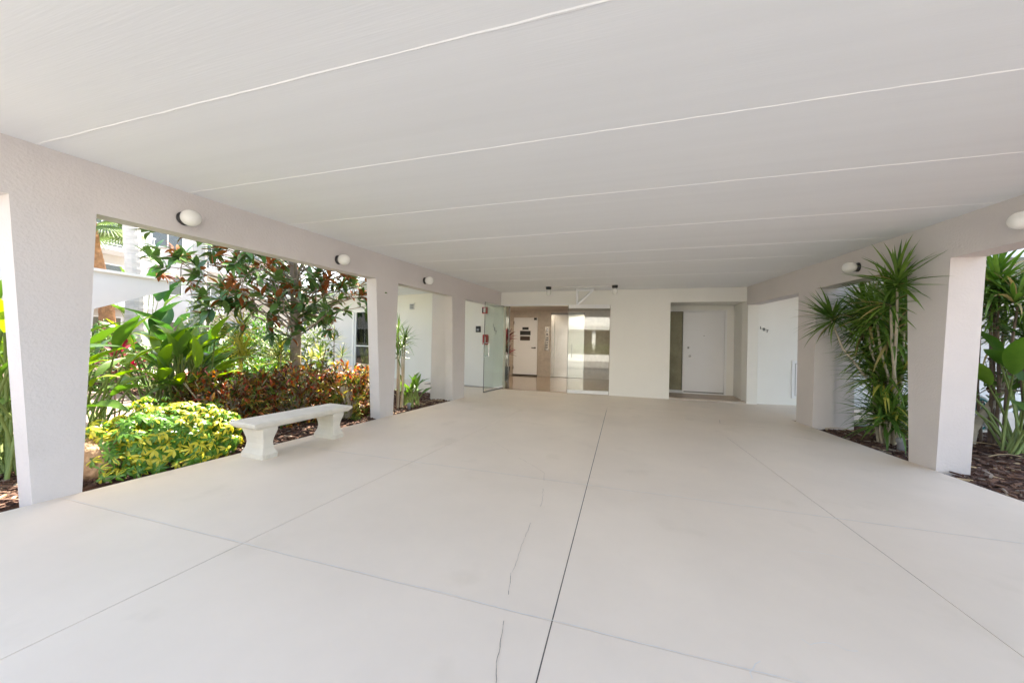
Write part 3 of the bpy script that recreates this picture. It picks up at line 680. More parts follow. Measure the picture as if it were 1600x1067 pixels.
def aim(pos, d, roll=0.0, s=1.0, up=Vector((0, 0, 1))):
    d = Vector(d).normalized(); x = d.cross(up)
    if x.length < 1e-3: x = Vector((1, 0, 0))
    x.normalize(); z = x.cross(d)
    R = Matrix((x, d, z)).transposed().to_4x4()
    return Matrix.Translation(pos) @ R @ Matrix.Rotation(roll, 4, 'Y') @ Matrix.Scale(s, 4)
CAM = Vector((0, 0, CAMZ))
def var_mesh(name, var, mats):
    me = bpy.data.meshes.new(name); me.from_pydata([tuple(p) for p in var[0]], [], var[1])
    for q in mats: me.materials.append(MATS[q])
    me.polygons.foreach_set('material_index', var[2]); me.polygons.foreach_set('use_smooth', [True] * len(me.polygons)); me.update(); return me
def foliage(parent, name, leaves, variants, mats, limit=280, rest='foliage'):
    """leaves: (matrix local to parent, variant). The nearest ones are single objects, the rest one mesh."""
    base = Vector(parent.location)
    leaves = sorted(leaves, key=lambda q: (base + q[0].translation - CAM).length)
    meshes = [var_mesh(name, v, mats) for v in variants]
    for M, k in leaves[:limit]: place(name, meshes[k], parent, M)
    if len(leaves) > limit:
        v, f, mi = merge([(variants[k], M) for M, k in leaves[limit:]])
        o = place(rest, var_mesh(rest, (v, f, mi), mats), parent); o['kind'] = 'stuff'
def rnd(a, b): return random.uniform(a, b)
def sph():
    z = rnd(-1, 1); t = rnd(0, 2 * PI); r = math.sqrt(1 - z * z); return Vector((r * math.cos(t), r * math.sin(t), z))

# ------------------------------------------------------------------ planting beds
def in_poly(x, y, p):
    c = False; n = len(p)
    for i in range(n):
        (x1, y1), (x2, y2) = p[i], p[(i + 1) % n]
        if (y1 > y) != (y2 > y) and x < (x2 - x1) * (y - y1) / (y2 - y1) + x1: c = not c
    return c
def bed(name, poly, chips, label):
    xs = [p[0] for p in poly]; ys_ = [p[1] for p in poly]
    s = MB(); s.prism(poly, -0.15, -0.035); o = s.build(name, 'mulch'); tag(o, kind='structure')
    n = int(chips); v = []; f = []; mi = []
    k = 0
    while k < n:
        x, y = rnd(min(xs), max(xs)), rnd(min(ys_), max(ys_))
        if not in_poly(x, y, poly) or XLf(y) - 0.03 < x < XRf(y) + 0.03: continue
        k += 1
        L = rnd(0.012, 0.05); w = L * rnd(0.12, 0.4); h = rnd(0.003, 0.008); a = rnd(0, 2 * PI); tl = rnd(-0.5, 0.5)
        z = -0.035 + abs(random.gauss(0, 0.012)) + 0.006
        c, s_ = math.cos(a), math.sin(a); b = len(v)
        for dz in (-h, h):
            for (p, q) in ((-L, -w), (L, -w), (L, w), (-L, w)):
                v.append((x + p * c - q * s_, y + p * s_ + q * c, z + dz + p * tl * 0.5))
        f += [(b + 4, b + 5, b + 6, b + 7), (b, b + 1, b + 5, b + 4), (b + 1, b + 2, b + 6, b + 5), (b + 2, b + 3, b + 7, b + 6), (b + 3, b, b + 4, b + 7)]
        q = random.random(); mi += [0 if q < 0.55 else 1 if q < 0.88 else 2 if q < 0.97 else 3] * 5
    me = bpy.data.meshes.new('mulch_chips'); me.from_pydata(v, [], f)
    for q in ('chip_dark', 'chip_mid', 'chip_grey', 'straw'): me.materials.append(MATS[q])
    me.polygons.foreach_set('material_index', mi); me.update()
    tag(place('mulch_chips', me), label, 'mulch', kind='stuff')
bed('planting_bed', [(XLf(-2.5) - 0.002, -2.5 + 2.37), (XLf(7.39) - 0.002, 7.39), (-4.6, 7.74), (-14, 7.74), (-14, 5.0), (-6.6, 4.9), (-5.95, 2.6), (-6.2, -0.13)], 26000, 'brown bark mulch under the courtyard shrubs')
bed('planting_bed', [(XRf(-0.13) + 0.002, -0.13), (11, -0.13), (11, 7.59), (XRf(7.4) + .56, 7.59), (XRf(7.39) + 0.002, 7.39)], 26000, 'brown bark mulch under the plants on the hose reel side')
# a few dry leaves and straws one can pick out
dv = blade(0.11, 0.055, 4, 'ovate', 0.3, 0.3)
dl = var_mesh('fallen_leaf', dv, ['dry_leaf'])
for (x, y) in ((-4.02, 2.36), (-4.1, 3.4), (4.35, 5.55), (4.9, 5.3), (5.2, 5.9), (5.6, 5.35), (4.6, 5.85), (3.75, 6.6), (6.0, 5.8), (-4.2, 4.3), (-4.05, 6.3)):
    o = place('fallen_leaf', dl, None, aim((x, y, 0.012), (rnd(-1, 1), rnd(-1, 1), 0.05), rnd(-0.4, 0.4), rnd(0.9, 1.4)))
    tag(o, 'dry orange-brown fallen leaf lying on dark mulch', 'leaf', 'fallen leaves on the mulch')
for (x, y, a, L) in ((4.9, 6.3, 2.7, 0.5), (4.2, 5.75, 0.3, 0.4), (5.4, 5.6, -0.3, 0.5), (3.4, 6.7, 2.9, 0.35), (3.55, 6.25, 0.2, 0.4), (-3.75, 6.4, 0.7, 0.35), (-3.65, 6.0, 2.3, 0.3), (5.0, 5.0, 0.1, 0.6), (5.9, 6.3, 2.4, 0.5)):
    s = MB(); s.tube([(x + math.cos(a) * L * t, y + math.sin(a) * L * t, 0.008 + 0.03 * math.sin(t * 3)) for t in (0, .3, .6, 1)], 0.005, 5)
    tag(s.build('dry_stalk', 'straw'), 'thin straw-coloured dry stalk lying on the mulch', 'stalk', 'dry stalks on the mulch')

# courtyard pavers
pv = MB(); pv.box(-13.8, -6.0, -4, 4.85, -0.14, -0.045); pb = tag(pv.build('courtyard_path', 'soil'), kind='structure')
pme = []
for k, mname in enumerate(('paver_rose', 'paver_tan')):
    s = MB(); a, b, h = 0.145, 0.095, 0.028
    s.hexa([(-a, -b, 0), (a, -b, 0), (a, b, 0), (-a, b, 0)], [(-a + .006, -b + .006, h), (a - .006, -b + .006, h), (a - .006, b - .006, h), (-a + .006, b - .006, h)]); pme.append(s.mesh('paver', mname))
cnt = 0; far = []
for j in range(46):
    for i in range(26):
        x = -13.6 + i * 0.3 + (0.15 if j % 2 else 0); y = -3.9 + j * 0.2
        if x > -6.3 or y > 4.75: continue
        M = Matrix.Translation((x, y, -0.046 + rnd(0, .004))) @ Matrix.Rotation(rnd(-.015, .015), 4, 'Z')
        if x > -9.4 and y > 1.2 and cnt < 300: place('paver', pme[random.random() < 0.45], pb, M); cnt += 1
        else: far.append(M)
s = MB()
for M in far:
    a, b, h = 0.143, 0.093, 0.028
    s.add([tuple(M @ Vector(q)) for q in [(-a, -b, h), (a, -b, h), (a, b, h), (-a, b, h), (-a, -b, 0), (a, -b, 0), (a, b, 0), (-a, b, 0)]], [(0, 1, 2, 3), (4, 5, 1, 0), (5, 6, 2, 1), (6, 7, 3, 2), (7, 4, 0, 3)], int(random.random() < 0.45))
o = s.build('far_pavers', ['paver_rose', 'paver_tan'], pb); o['kind'] = 'stuff'

# ------------------------------------------------------------------ bench
bn = thing('garden_bench', 'pale concrete garden bench with curved pedestal legs beside the mulch bed', 'bench', (-3.56, 3.24, 0), -0.075)
s = MB()
def ring(hx, hy, z): return [(-hx, -hy, z), (hx, -hy, z), (hx, hy, z), (-hx, hy, z)]
rs = [ring(0.165, 0.575, 0.315), ring(0.19, 0.61, 0.345), ring(0.195, 0.615, 0.368), ring(0.187, 0.607, 0.382)]
for a, b in zip(rs[:-1], rs[1:]):
    s.add(a + b, [(i, (i + 1) % 4, 4 + (i + 1) % 4, 4 + i) for i in range(4)])
s.add(rs[0], [(3, 2, 1, 0)]); s.add(rs[-1], [(0, 1, 2, 3)])
s.build('seat', 'bench_concrete', bn, bevel=0.004)
prof = [(0.0, .178, .085), (0.045, .180, .087), (0.062, .168, .078), (0.10, .150, .062), (0.15, .140, .055), (0.20, .148, .060), (0.25, .166, .074), (0.285, .176, .084), (0.314, .172, .082)]
s = MB(); rr = [ring(hx * 0.92, hy * 0.95, z) for z, hx, hy in prof]
for a, b in zip(rr[:-1], rr[1:]): s.add(a + b, [(i, (i + 1) % 4, 4 + (i + 1) % 4, 4 + i) for i in range(4)])
s.add(rr[0], [(3, 2, 1, 0)]); s.add(rr[-1], [(0, 1, 2, 3)])
lme = s.mesh('leg', 'bench_concrete')
for y in (-0.43, 0.43):
    o = place('leg', lme, bn, Matrix.Translation((0, y, 0)))
    b = o.modifiers.new('bevel', 'BEVEL'); b.width = 0.006; b.segments = 2; b.limit_method = 'ANGLE'; b.angle_limit = 1.0

# ------------------------------------------------------------------ rock
import bmesh
bm = bmesh.new(); bmesh.ops.create_icosphere(bm, subdivisions=4, radius=1)
from mathutils import noise as mnoise
for v in bm.verts:
    p = v.co.copy(); k = 1 + 0.28 * mnoise.noise(p * 1.3 + Vector((3, 1, 2))) + 0.13 * mnoise.noise(p * 3.1) + 0.06 * mnoise.noise(p * 8)
    v.co = Vector((p.x * 0.22, p.y * 0.17, p.z * 0.21)) * k
me = bpy.data.meshes.new('boulder'); bm.to_mesh(me); bm.free(); me.materials.append(MATS['rock'])
tag(place('boulder', me, None, Matrix.Translation((-4.52, 1.98, 0.11))), 'rough brown boulder between the near column and the yellow-green shrub', 'rock')

# ------------------------------------------------------------------ variegated shrub
def palmate(nl, L, W, p_yellow, p_edge):
    parts = []; k = random.random()
    for i in range(nl):
        a = 2 * PI * i / nl + rnd(-.12, .12); y = random.random() < p_yellow; e = random.random() < p_edge
        mi, two = (1, None) if y and not e else (0, 1) if e else (0, None)
        parts.append((blade(L * rnd(0.75, 1.12), W * rnd(.65, .9), 3, 'obovate', 0.15, rnd(0.3, 0.75), mi, two), Matrix.Rotation(a, 4, 'Z') @ Matrix.Rotation(rnd(-0.25, 0.25), 4, 'X')))
    return merge(parts)
sch_vars = [palmate(8, 0.075, 0.034, 0, 0), palmate(7, 0.07, 0.033, 0.1, 0.15), palmate(8, 0.075, 0.034, 0.55, 0.3), palmate(7, 0.072, 0.034, 0.75, 0.15), palmate(7, 0.07, 0.034, 0.9, 0.1), palmate(6, 0.06, 0.03, 0, 0), palmate(7, 0.07, 0.034, 0.35, 0.45), palmate(8, 0.065, 0.03, 0.6, 0.2)]
def mound_points(cx, cy, hx, hy, h, n, ang, shell=0.35):
    out = []
    while len(out) < n:
        p = sph()
        if p.z < -0.15: continue
        k = 1 - shell * random.random() ** 1.6
        q = Vector((p.x * hx * k, p.y * hy * k, max(0.04, (p.z ** 0.7 if p.z > 0 else p.z) * h * k)))
        bmp = 1 + 0.16 * mnoise.noise(q * 3.3 + Vector((cx, cy, 0)))
        q = Vector((q.x * bmp, q.y * bmp, q.z * bmp))
        nrm = Vector((p.x / hx, p.y / hy, p.z / h * 1.2)).normalized()
        q = Matrix.Rotation(ang, 3, 'Z') @ q; nrm = Matrix.Rotation(ang, 3, 'Z') @ nrm
        out.append((q, nrm))
    return out
t = thing('variegated_shrub', 'low rounded shrub with yellow and green palmate leaves next to the bench', 'shrub', (-4.50, 2.52, -0.03))
lv = []
for q, nrm in mound_points(0, 0, 0.54, 0.68, 0.61, 1050, -0.12, 0.42):
    n2 = (nrm + Vector((0, 0, 0.25)) + sph() * 0.35).normalized()
    green = mnoise.noise(q * 2.2 + Vector((1.7, 0.4, 0))) + (0.35 if q.z > 0.36 else -0.12)
    k = random.choice([0, 0, 5, 1, 6]) if green > 0.14 else random.choice([1, 2, 2, 3, 4, 7, 6, 0, 0, 5, 1])
    M = Matrix.Translation(q) @ n2.to_track_quat('Z', 'Y').to_matrix().to_4x4() @ Matrix.Rotation(rnd(0, 6.3), 4, 'Z') @ Matrix.Scale(rnd(0.75, 1.15), 4)
    lv.append((M, k))
foliage(t, 'leaf', lv, sch_vars, ['scheff_green', 'scheff_yellow'], 300)
s = MB()
for i in range(34):
    a = rnd(0, 6.3); r = rnd(0.05, 0.4); s.tube([(r * .3 * math.cos(a), r * .3 * math.sin(a), 0), (r * .7 * math.cos(a), r * .8 * math.sin(a), 0.22), (r * math.cos(a), r * 1.2 * math.sin(a), 0.45)], [0.009, .007, .004], 5)
s.build('stems', 'twig', t)

# ------------------------------------------------------------------ croton hedge
cr_vars = []
for mi in range(5):
    cr_vars.append(blade(0.12, 0.034, 3, 'ovate', 0.3, 0.25, mi)); cr_vars.append(blade(0.10, 0.030, 3, 'ovate', 0.25, 0.5, mi, (mi + 1) % 5))
def croton(loc, hx, hy, h, n, ang, label, greener=0.0):
    t = thing('croton_shrub', label, 'shrub', loc, 0, 'croton shrubs of the hedge'); lv = []
    for q, nrm in mound_points(loc[0], loc[1], hx, hy, h, n, ang, 0.45):
        # a sprig of leaves
        top = q.z / h; c = mnoise.noise(Vector(loc) * 3 + q * 3.0)
        for i in range(5):
            d = (nrm * 0.55 + Vector((0, 0, 0.45)) + sph() * 0.8).normalized()
            u = random.random() + c * 0.35
            if u < 0.30: mi = 2
            elif u < 0.54: mi = 0
            elif u < 0.65: mi = 1
            elif u < 0.93: mi = 3
            else: mi = 4
            if random.random() < greener: mi = random.choice([3, 3, 4])
            lv.append((aim(q + sph() * 0.02, d, rnd(-0.6, 0.6), rnd(0.7, 1.15)), mi * 2 + (random.random() < 0.4)))
    foliage(t, 'leaf', lv, cr_vars, ['croton_red', 'croton_orange', 'croton_dark', 'croton_green', 'croton_yellow'], 150)
    s = MB()
    for i in range(26):
        a = rnd(0, 6.3); r = rnd(0.15, 0.9); s.tube([(0.25 * hx * r * math.cos(a), 0.25 * hy * r * math.sin(a), -0.03), (0.6 * hx * r * math.cos(a + .3), 0.6 * hy * r * math.sin(a + .3), h * 0.4), (hx * r * math.cos(a), hy * r * math.sin(a), h * 0.85)], [0.012, .009, .004], 5)
    s.build('stems', 'stem_pale', t)
croton((-5.25, 3.55, -0.03), 0.62, 0.60, 0.80, 560, 0.0, 'red-brown croton at the bird-of-paradise end of the hedge')
croton((-4.95, 4.45, -0.03), 0.72, 0.70, 0.83, 680, 0.1, 'orange and red croton in the middle of the hedge behind the bench')
croton((-4.55, 5.2, -0.03), 0.62, 0.62, 0.84, 560, 0.0, 'dark red croton at the column end of the hedge')
croton((-4.18, 4.72, -0.03), 0.24, 0.34, 0.62, 130, 0.0, 'small green-yellow croton sprig against the second column', 0.75)

# ------------------------------------------------------------------ broad-leaved clumps (bird of paradise, banana)
def paddle_vars(L, W, mi=0):
    return [blade(L, W, 7, 'ovate', f, d, mi, wave=0.03) for f, d in ((0.55, 0.15), (0.4, 0.4), (0.7, 0.25), (0.3, 0.7))]
def clump(name, label, cat, loc, n, h, L, W, mats, spread=0.45, lean=0.6, stem='stem_green', group=None, facing=None, seed=1, dead=0):
    random.seed(seed)
    t = thing(name, label, cat, loc, 0, group); lv = []; va = paddle_vars(L, W, 0) + paddle_vars(L * 0.9, W * 0.9, 1); s = MB()
    for i in range(n):
        a = 2 * PI * i * 0.382 + rnd(-0.3, 0.3); tilt = lean * (0.25 + 0.75 * i / n) * rnd(0.7, 1.2); hh = h * (1 - 0.45 * i / n) * rnd(0.85, 1.1)
        b = Vector((rnd(-1, 1), rnd(-1, 1), 0)) * spread * 0.35
        out = Vector((math.cos(a), math.sin(a), 0))
        mid = b + out * hh * math.sin(tilt) * 0.35 + Vector((0, 0, hh * 0.5)); tip = b + out * hh * math.sin(tilt) * 0.85 + Vector((0, 0, hh * (0.55 + 0.42 * math.cos(tilt))))
        s.tube([b, mid, tip], [0.016, 0.012, 0.008], 6)
        d = (tip - mid).normalized() * 0.8 + out * rnd(0.25, 0.9) * tilt + Vector((0, 0, rnd(-0.1, 0.25)))
        lv.append((aim(tip, d, rnd(-0.7, 0.7), rnd(0.75, 1.12)), random.randrange(8)))
    foliage(t, 'leaf', lv, va, mats, 300); s.build('stalks', stem, t, True)
    return t
clump('bird_of_paradise', 'bright green bird-of-paradise clump behind the yellow-green shrub', 'plant', (-5.75, 3.30, -0.03), 72, 1.2, 0.44, 0.125, ['strelitzia', 'strelitzia_deep'], 0.8, 0.62, seed=3)
clump('bird_of_paradise', 'bird-of-paradise leaves reaching past the near column over the pavers', 'plant', (-5.6, 2.28, -0.03), 40, 1.1, 0.48, 0.125, ['strelitzia_deep', 'strelitzia'], 0.6, 1.05, seed=5)
clump('bird_of_paradise', 'bird-of-paradise clump left of the near tapered column at picture edge', 'plant', (-5.2, 1.72, -0.03), 56, 1.45, 0.5, 0.13, ['strelitzia', 'strelitzia_deep'], 0.7, 0.5, seed=8)
clump('banana_plant', 'dark green banana plant under the covered walkway fascia', 'plant', (-10.2, 5.6, -0.05), 16, 1.5, 0.9, 0.30, ['banana', 'banana'], 0.6, 0.6, seed=4)
clump('banana_plant', 'banana plant in front of the far pale block between the palm trunks', 'plant', (-14.6, 7.6, -0.05), 12, 3.0, 0.9, 0.34, ['banana', 'strelitzia_deep'], 0.6, 0.5, seed=9)
clump('banana_plant', 'low broad-leaved plant at the foot of the grey palm', 'plant', (-9.0, 5.7, -0.05), 18, 1.1, 0.75, 0.28, ['banana', 'strelitzia_deep'], 0.6, 0.9, seed=14)
clump('bird_of_paradise', 'large-leaved bird-of-paradise at the right picture edge behind the column', 'plant', (4.8, 6.2, -0.03), 22, 1.15, 0.62, 0.24, ['strelitzia_deep', 'strelitzia_deep'], 0.4, 0.9, seed=21)
clump('broadleaf_plant', 'leafy green plant at the foot of the thin dracaena stems', 'plant', (-3.88, 6.02, -0.03), 26, 0.42, 0.30, 0.085, ['strelitzia_deep', 'dracaena'], 0.45, 0.7, seed=11)

# ------------------------------------------------------------------ strap-leaved plants
def rosette(lv, c, axis, n, L, kinds, droop_lo=0.0, spread=1.25, jitter=0.15):
    for i in range(n):
        u = (i + 0.5) / n; th = spread * (u ** 0.75) + rnd(-jitter, jitter); a = 2.39996 * i + rnd(-.2, .2)
        ax = Vector(axis).normalized(); q = ax.to_track_quat('Z', 'Y')
        d = q @ Vector((math.sin(th) * math.cos(a), math.sin(th) * math.sin(a), math.cos(th)))
        lv.append((aim(c - ax * 0.10 * u, d, rnd(-0.3, 0.3), L * rnd(0.75, 1.1)), random.choice(kinds)))
strap_vars = [blade(1.0, 0.066, 5, 'strap', 0.4, d, m) for m in (0, 1) for d in (0.05, 0.2, 0.42)]
def strap_plant(name, label, loc, heads, L, n, mats, limit=280, stems=True, stem_mat='stem_pale', spread=1.5, seed=1, kinds=(0, 0, 1, 1, 2), rad=0.02, cat='plant', foot=0.12):
    random.seed(seed); t = thing(name, label, cat, loc); lv = []; 
    for (x, y, z, ax) in heads:
        rosette(lv, Vector((x, y, z)), ax, n, L, kinds, spread=spread)
        if stems:
            s = MB(); k = foot / max(0.01, math.hypot(x, y)) if math.hypot(x, y) > foot else 1
            s.tube([(x * k * .6, y * k * .6, -0.02), (x * k * .9 + rnd(-.03, .03), y * k * .9 + rnd(-.03, .03), z * 0.35), (x * .8, y * .8, z * 0.75), (x, y, z)], [rad, rad * .9, rad * .7, rad * .5], 7)
            s.build('stem', stem_mat, t, True)
    foliage(t, 'leaf', lv, strap_vars, mats, limit); return t
# tall dracaena against the column with the hose bib
hd = []
random.seed(31)
for i in range(9):
    a = rnd(0, 6.3); r = rnd(0.02, 0.34); z = [2.12, 1.86, 1.80, 1.72, 1.66, 1.52, 1.45, 1.95, 1.60][i]
    hd.append((r * math.cos(a), r * math.sin(a), z, (0.55 * math.cos(a), 0.55 * math.sin(a), 1)))
hd += [(-0.42, -0.12, 1.72, (-0.8, -0.1, 0.7)), (-0.34, 0.1, 1.58, (-0.9, 0.2, 0.6)), (-0.05, -0.22, 1.78, (-0.2, -0.6, 0.8)), (-0.57, -0.97, 2.08, (-.1, -.2, 1)), (-0.52, -0.78, 1.86, (-.2, -.3, .9)), (-0.45, -0.4, 1.75, (-.5, -.3, .8)), (-0.75, 0.0, 1.72, (-.7, -.1, .7)), (-0.3, -0.45, 1.5, (-.2, -.5, .8))]
t = strap_plant('tall_dracaena', 'tall spiky green dracaena clump against the column on the right', (3.56, 6.15, -0.03), hd, 0.50, 70, ['dracaena', 'dracaena_dry'], 290, True, 'stem_pale', 1.75, 31, (0, 1, 1, 2, 2, 0, 1, 2, 0, 1, 1, 2, 5))
hd = []
for i in range(19):
    a = rnd(0, 6.3); r = rnd(0.03, 0.2); z = rnd(0.32, 1.3); hd.append((r * math.cos(a) - .02, r * math.sin(a), z, (0.25 * math.cos(a), 0.25 * math.sin(a), 1)))
strap_plant('grassy_dracaena', 'narrow-leaved lower dracaena skirt standing in front of the tall spiky clump', (3.44, 6.12, -0.03), hd, 0.52, 40, ['dracaena', 'pandanus'], 280, True, 'stem_pale', 1.7, 33, (1, 2, 2, 2, 1, 2, 5, 1, 2), 0.012)
hd = []
for i in range(12):
    hd.append((rnd(-0.7, 0.7), rnd(-0.5, 0.5), rnd(1.55, 2.35), (rnd(-.6, .6), rnd(-.6, .6), 0.8)))
strap_plant('tall_dracaena', 'wide dracaena crown overhead at the right picture edge beyond the column', (4.95, 6.75, -0.03), hd, 0.62, 52, ['dracaena', 'dracaena_dry'], 290, True, 'twig', 1.8, 37, (0, 1, 1, 2, 2, 0, 1, 2, 1, 5), foot=0.4)
strap_plant('thin_dracaena', 'thin bare-stemmed dracaena beside the second column', (-3.93, 5.75, -0.03), [(-0.05, 0.0, 1.45, (0, 0, 1)), (0.03, 0.03, 1.18, (.4, .1, 1)), (-0.12, 0.08, 1.25, (-.3, 0, 1)), (0.12, -0.02, 1.32, (.6, -.2, 1)), (0.02, -.1, 1.02, (.2, -.4, 1))], 0.34, 26, ['dracaena', 'dracaena_dry'], 140, True, 'stem_pale', 1.7, 41, (0, 1, 1, 2, 0))
strap_plant('screw_pine', 'yellow-striped strap-leaved plant in front of the magnolia trunk', (-6.15, 4.42, -0.03), [(0, 0, 1.12, (-.1, 0, 1)), (-0.1, 0.1, 1.42, (-.3, .1, 1)), (0.14, -.05, 0.95, (.3, -.2, 1))], 0.46, 60, ['pandanus', 'dracaena'], 180, True, 'stem_pale', 1.9, 43, (0, 1, 2, 2, 1, 4))
strap_plant('screw_pine', 'smaller yellow-green strap-leaved plant left of the magnolia trunk', (-5.75, 4.85, -0.03), [(0, 0, 1.05, (0, 0, 1)), (-.12, 0.05, 0.9, (-.2, 0, 1))], 0.40, 56, ['pandanus', 'dracaena'], 110, True, 'stem_pale', 1.9, 44, (0, 1, 2, 3, 4))
strap_plant('thin_dracaena', 'slender dracaena with small rosettes right of the magnolia trunk', (-5.45, 5.75, -0.03), [(0.0, 0, 1.30, (0, 0, 1)), (-0.25, -.1, 1.02, (-.2, 0, 1)), (0.12, .1, 0.98, (.4, 0, 1)), (-.4, .0, .92, (-.3, 0, 1))], 0.26, 34, ['pandanus', 'dracaena'], 130, True, 'twig', 1.6, 45, (0, 1, 3, 4, 4), 0.012)
clump('frangipani', 'young plant with upright yellow-green leaves right of the magnolia trunk', 'plant', (-5.6, 5.45, -0.03), 9, 1.12, 0.34, 0.10, ['strelitzia', 'pandanus'], 0.15, 0.9, 'twig', seed=46)
ti_vars = [blade(0.36, 0.085, 5, 'ovate', 0.3, d, m) for m in (0, 1) for d in (0.1, 0.35)]
def ti_plant(name, label, loc, heads, mats, pot=False):
    t = thing(name, label, 'plant', loc); lv = []; s = MB()
    for (x, y, z) in heads:
        rosette(lv, Vector((x, y, z)), (x * .6, y * .6, 1), 20, 1.0, (0, 1, 2, 3), spread=1.5); s.tube([(x * .2, y * .2, 0), (x, y, z)], 0.012, 6)
    foliage(t, 'leaf', lv, ti_vars, mats, 200); s.build('stem', 'twig', t)
    return t
ti_plant('cordyline', 'crimson cordyline by the covered walkway column', (-7.15, 3.35, -0.03), [(0, 0, 1.0), (0.1, .12, 0.75)], ['cordyline', 'cordyline_dark'])
ti_plant('cordyline', 'low red cordyline between pavers and the croton hedge', (-6.35, 3.75, -0.03), [(0, 0, 0.42), (.1, -.1, 0.35)], ['cordyline', 'croton_orange'])
pt = ti_plant('potted_cordyline', 'dark red cordyline in a black pot inside the lobby', (-3.62, 11.1, 0.012), [(0, 0, 1.15), (0.1, -.06, 0.92), (0.06, 0.08, 1.4)], ['cordyline_dark', 'cordyline'])
s = MB(); s.lathe([(0.12, 0), (0.135, 0.05), (0.16, 0.42), (0.17, 0.45), (0.15, 0.45), (0.145, 0.40)], 24); s.build('pot', 'sign_black', pt, True)

# ------------------------------------------------------------------ magnolia
random.seed(61)
t = thing('magnolia_tree', 'magnolia tree with glossy green and rust-backed leaves over the hedge', 'tree', (-5.62, 5.02, -0.03))
trunk = MB(); trunk.tube([(0, 0, -0.05), (0.02, 0, 0.5), (-0.01, 0.02, 1.0), (0.0, 0.0, 1.5), (-.04, 0, 2.2), (-.08, -.05, 3.0), (-.1, -.05, 4.2)], [0.115, 0.095, 0.088, 0.085, 0.07, 0.05, 0.02], 12)
ends = []
limbs = []
def limb(a, b, r, n=5):
    a, b = Vector(a), Vector(b); pts = []; 
    for i in range(n + 1):
        q = i / n; pts.append(a.lerp(b, q) + Vector((rnd(-.05, .05), rnd(-.05, .05), rnd(-.04, .06) + 0.10 * math.sin(q * PI))) * (1 if 0 < i < n else 0))
    trunk.tube(pts, [r * (1 - 0.7 * i / n) for i in range(n + 1)], 7); return pts
targets = []
for i in range(42):
    a = 2 * PI * i * 0.618 + rnd(-.2, .2); k = i / 42
    z = 1.8 + 2.0 * k + rnd(-.15, .2); rad = (1.9 - 0.75 * abs(k - 0.35)) * rnd(0.6, 1.05)
    targets.append(Vector((math.cos(a) * rad, math.sin(a) * rad * 0.85, z)))
targets += [Vector((1.55, 0.35, 2.25)), Vector((1.85, 0.15, 2.12)), Vector((1.2, 0.7, 2.35)), Vector((-1.75, -0.9, 2.75)), Vector((-1.9, -1.15, 2.6)), Vector((-1.3, -1.3, 2.35)), Vector((-1.5, -.9, 2.2)), Vector((-.5, -.9, 1.9)), Vector((-.2, -.8, 1.85)), Vector((-1.0, -.9, 1.95)), Vector((.35, -.4, 1.75)), Vector((.7, -.5, 2.6)), Vector((0.2, -1.2, 2.7)), Vector((-.5, -1.5, 2.8)), Vector((-1.1, -1.6, 2.85)), Vector((0.9, -.2, 2.75))]
heads = []
for T in targets:
    z0 = max(1.1, min(3.4, T.z - 0.55)); pts = limb((rnd(-.03, .03), rnd(-.03, .03), z0), T, 0.016)
    heads.append((T, (T - Vector((0, 0, z0))).normalized()))
    for j in range(4):
        p = pts[random.choice([2, 3, 4, 5])]; e = p + sph() * rnd(0.2, 0.5) + Vector((0, 0, 0.05)); trunk.tube([p, p.lerp(e, .5) + sph() * .03, e], [0.010, .008, .005], 5); heads.append((e, (e - p).normalized()))
trunk.build('trunk', 'bark_grey', t, True)
mg = [blade(0.235, 0.098, 4, 'ovate', 0.22, 0.12, 0, None, 2), blade(0.21, 0.09, 4, 'ovate', 0.3, 0.3, 0, None, 2), blade(0.18, 0.07, 4, 'ovate', 0.22, 0.2, 1, None, 1), blade(0.18, 0.072, 4, 'ovate', 0.25, 0.15, 0, None, 1)]
lv = []
for c, ax in heads:
    ax = (ax + Vector((0, 0, 0.35)) + sph() * 0.35).normalized(); rust = random.random() < 0.3
    n = random.randint(7, 10)
    for i in range(n):
        th = 0.35 + 1.2 * (i / n) ** 0.8 + rnd(-.2, .2); a = 2.4 * i + rnd(-.3, .3); q = ax.to_track_quat('Z', 'Y')
        d = q @ Vector((math.sin(th) * math.cos(a), math.sin(th) * math.sin(a), math.cos(th)))
        k = (2 if random.random() < 0.75 else 3) if rust else random.choice([0, 0, 0, 1, 1, 3, 0, 2 if random.random() < .4 else 1])
        lv.append((aim(c - ax * 0.12 * i / n, d, rnd(-.5, .5), rnd(0.75, 1.1)), k))
foliage(t, 'leaf', lv, mg, ['magnolia_top', 'magnolia_rust', 'magnolia_light'], 300, 'crown')

# ------------------------------------------------------------------ palms
def palm_trunk(pts, rad, m, parent, rings=0.09):
    s = MB(); P = []; R = []
    for (a, b), (ra, rb) in zip(zip(pts[:-1], pts[1:]), zip(rad[:-1], rad[1:])):
        a, b = Vector(a), Vector(b); n = max(2, int((b - a).length / rings))
        for i in range(n):
            q = i / n; P.append(a.lerp(b, q)); R.append((ra + (rb - ra) * q) * (1.0 if i % 2 else 1.045))
    P.append(Vector(pts[-1])); R.append(rad[-1]); s.tube(P, R, 14); return s.build('trunk', m, parent)
def fan_leaf():
    parts = []
    for i in range(30):
        a = -2.1 + 4.2 * i / 29; parts.append((blade(0.85 * (1 - 0.12 * abs(a)), 0.055, 4, 'strap', 0.5, 0.25 + 0.1 * abs(a), 0), Matrix.Translation((0, 0.9, 0)) @ Matrix.Rotation(-a, 4, 'Z')))
    parts.append((blade(0.92, 0.035, 2, 'strap', 0.1, 0.0, 0), Matrix.Identity(4))); return merge(parts)
fan = fan_leaf()
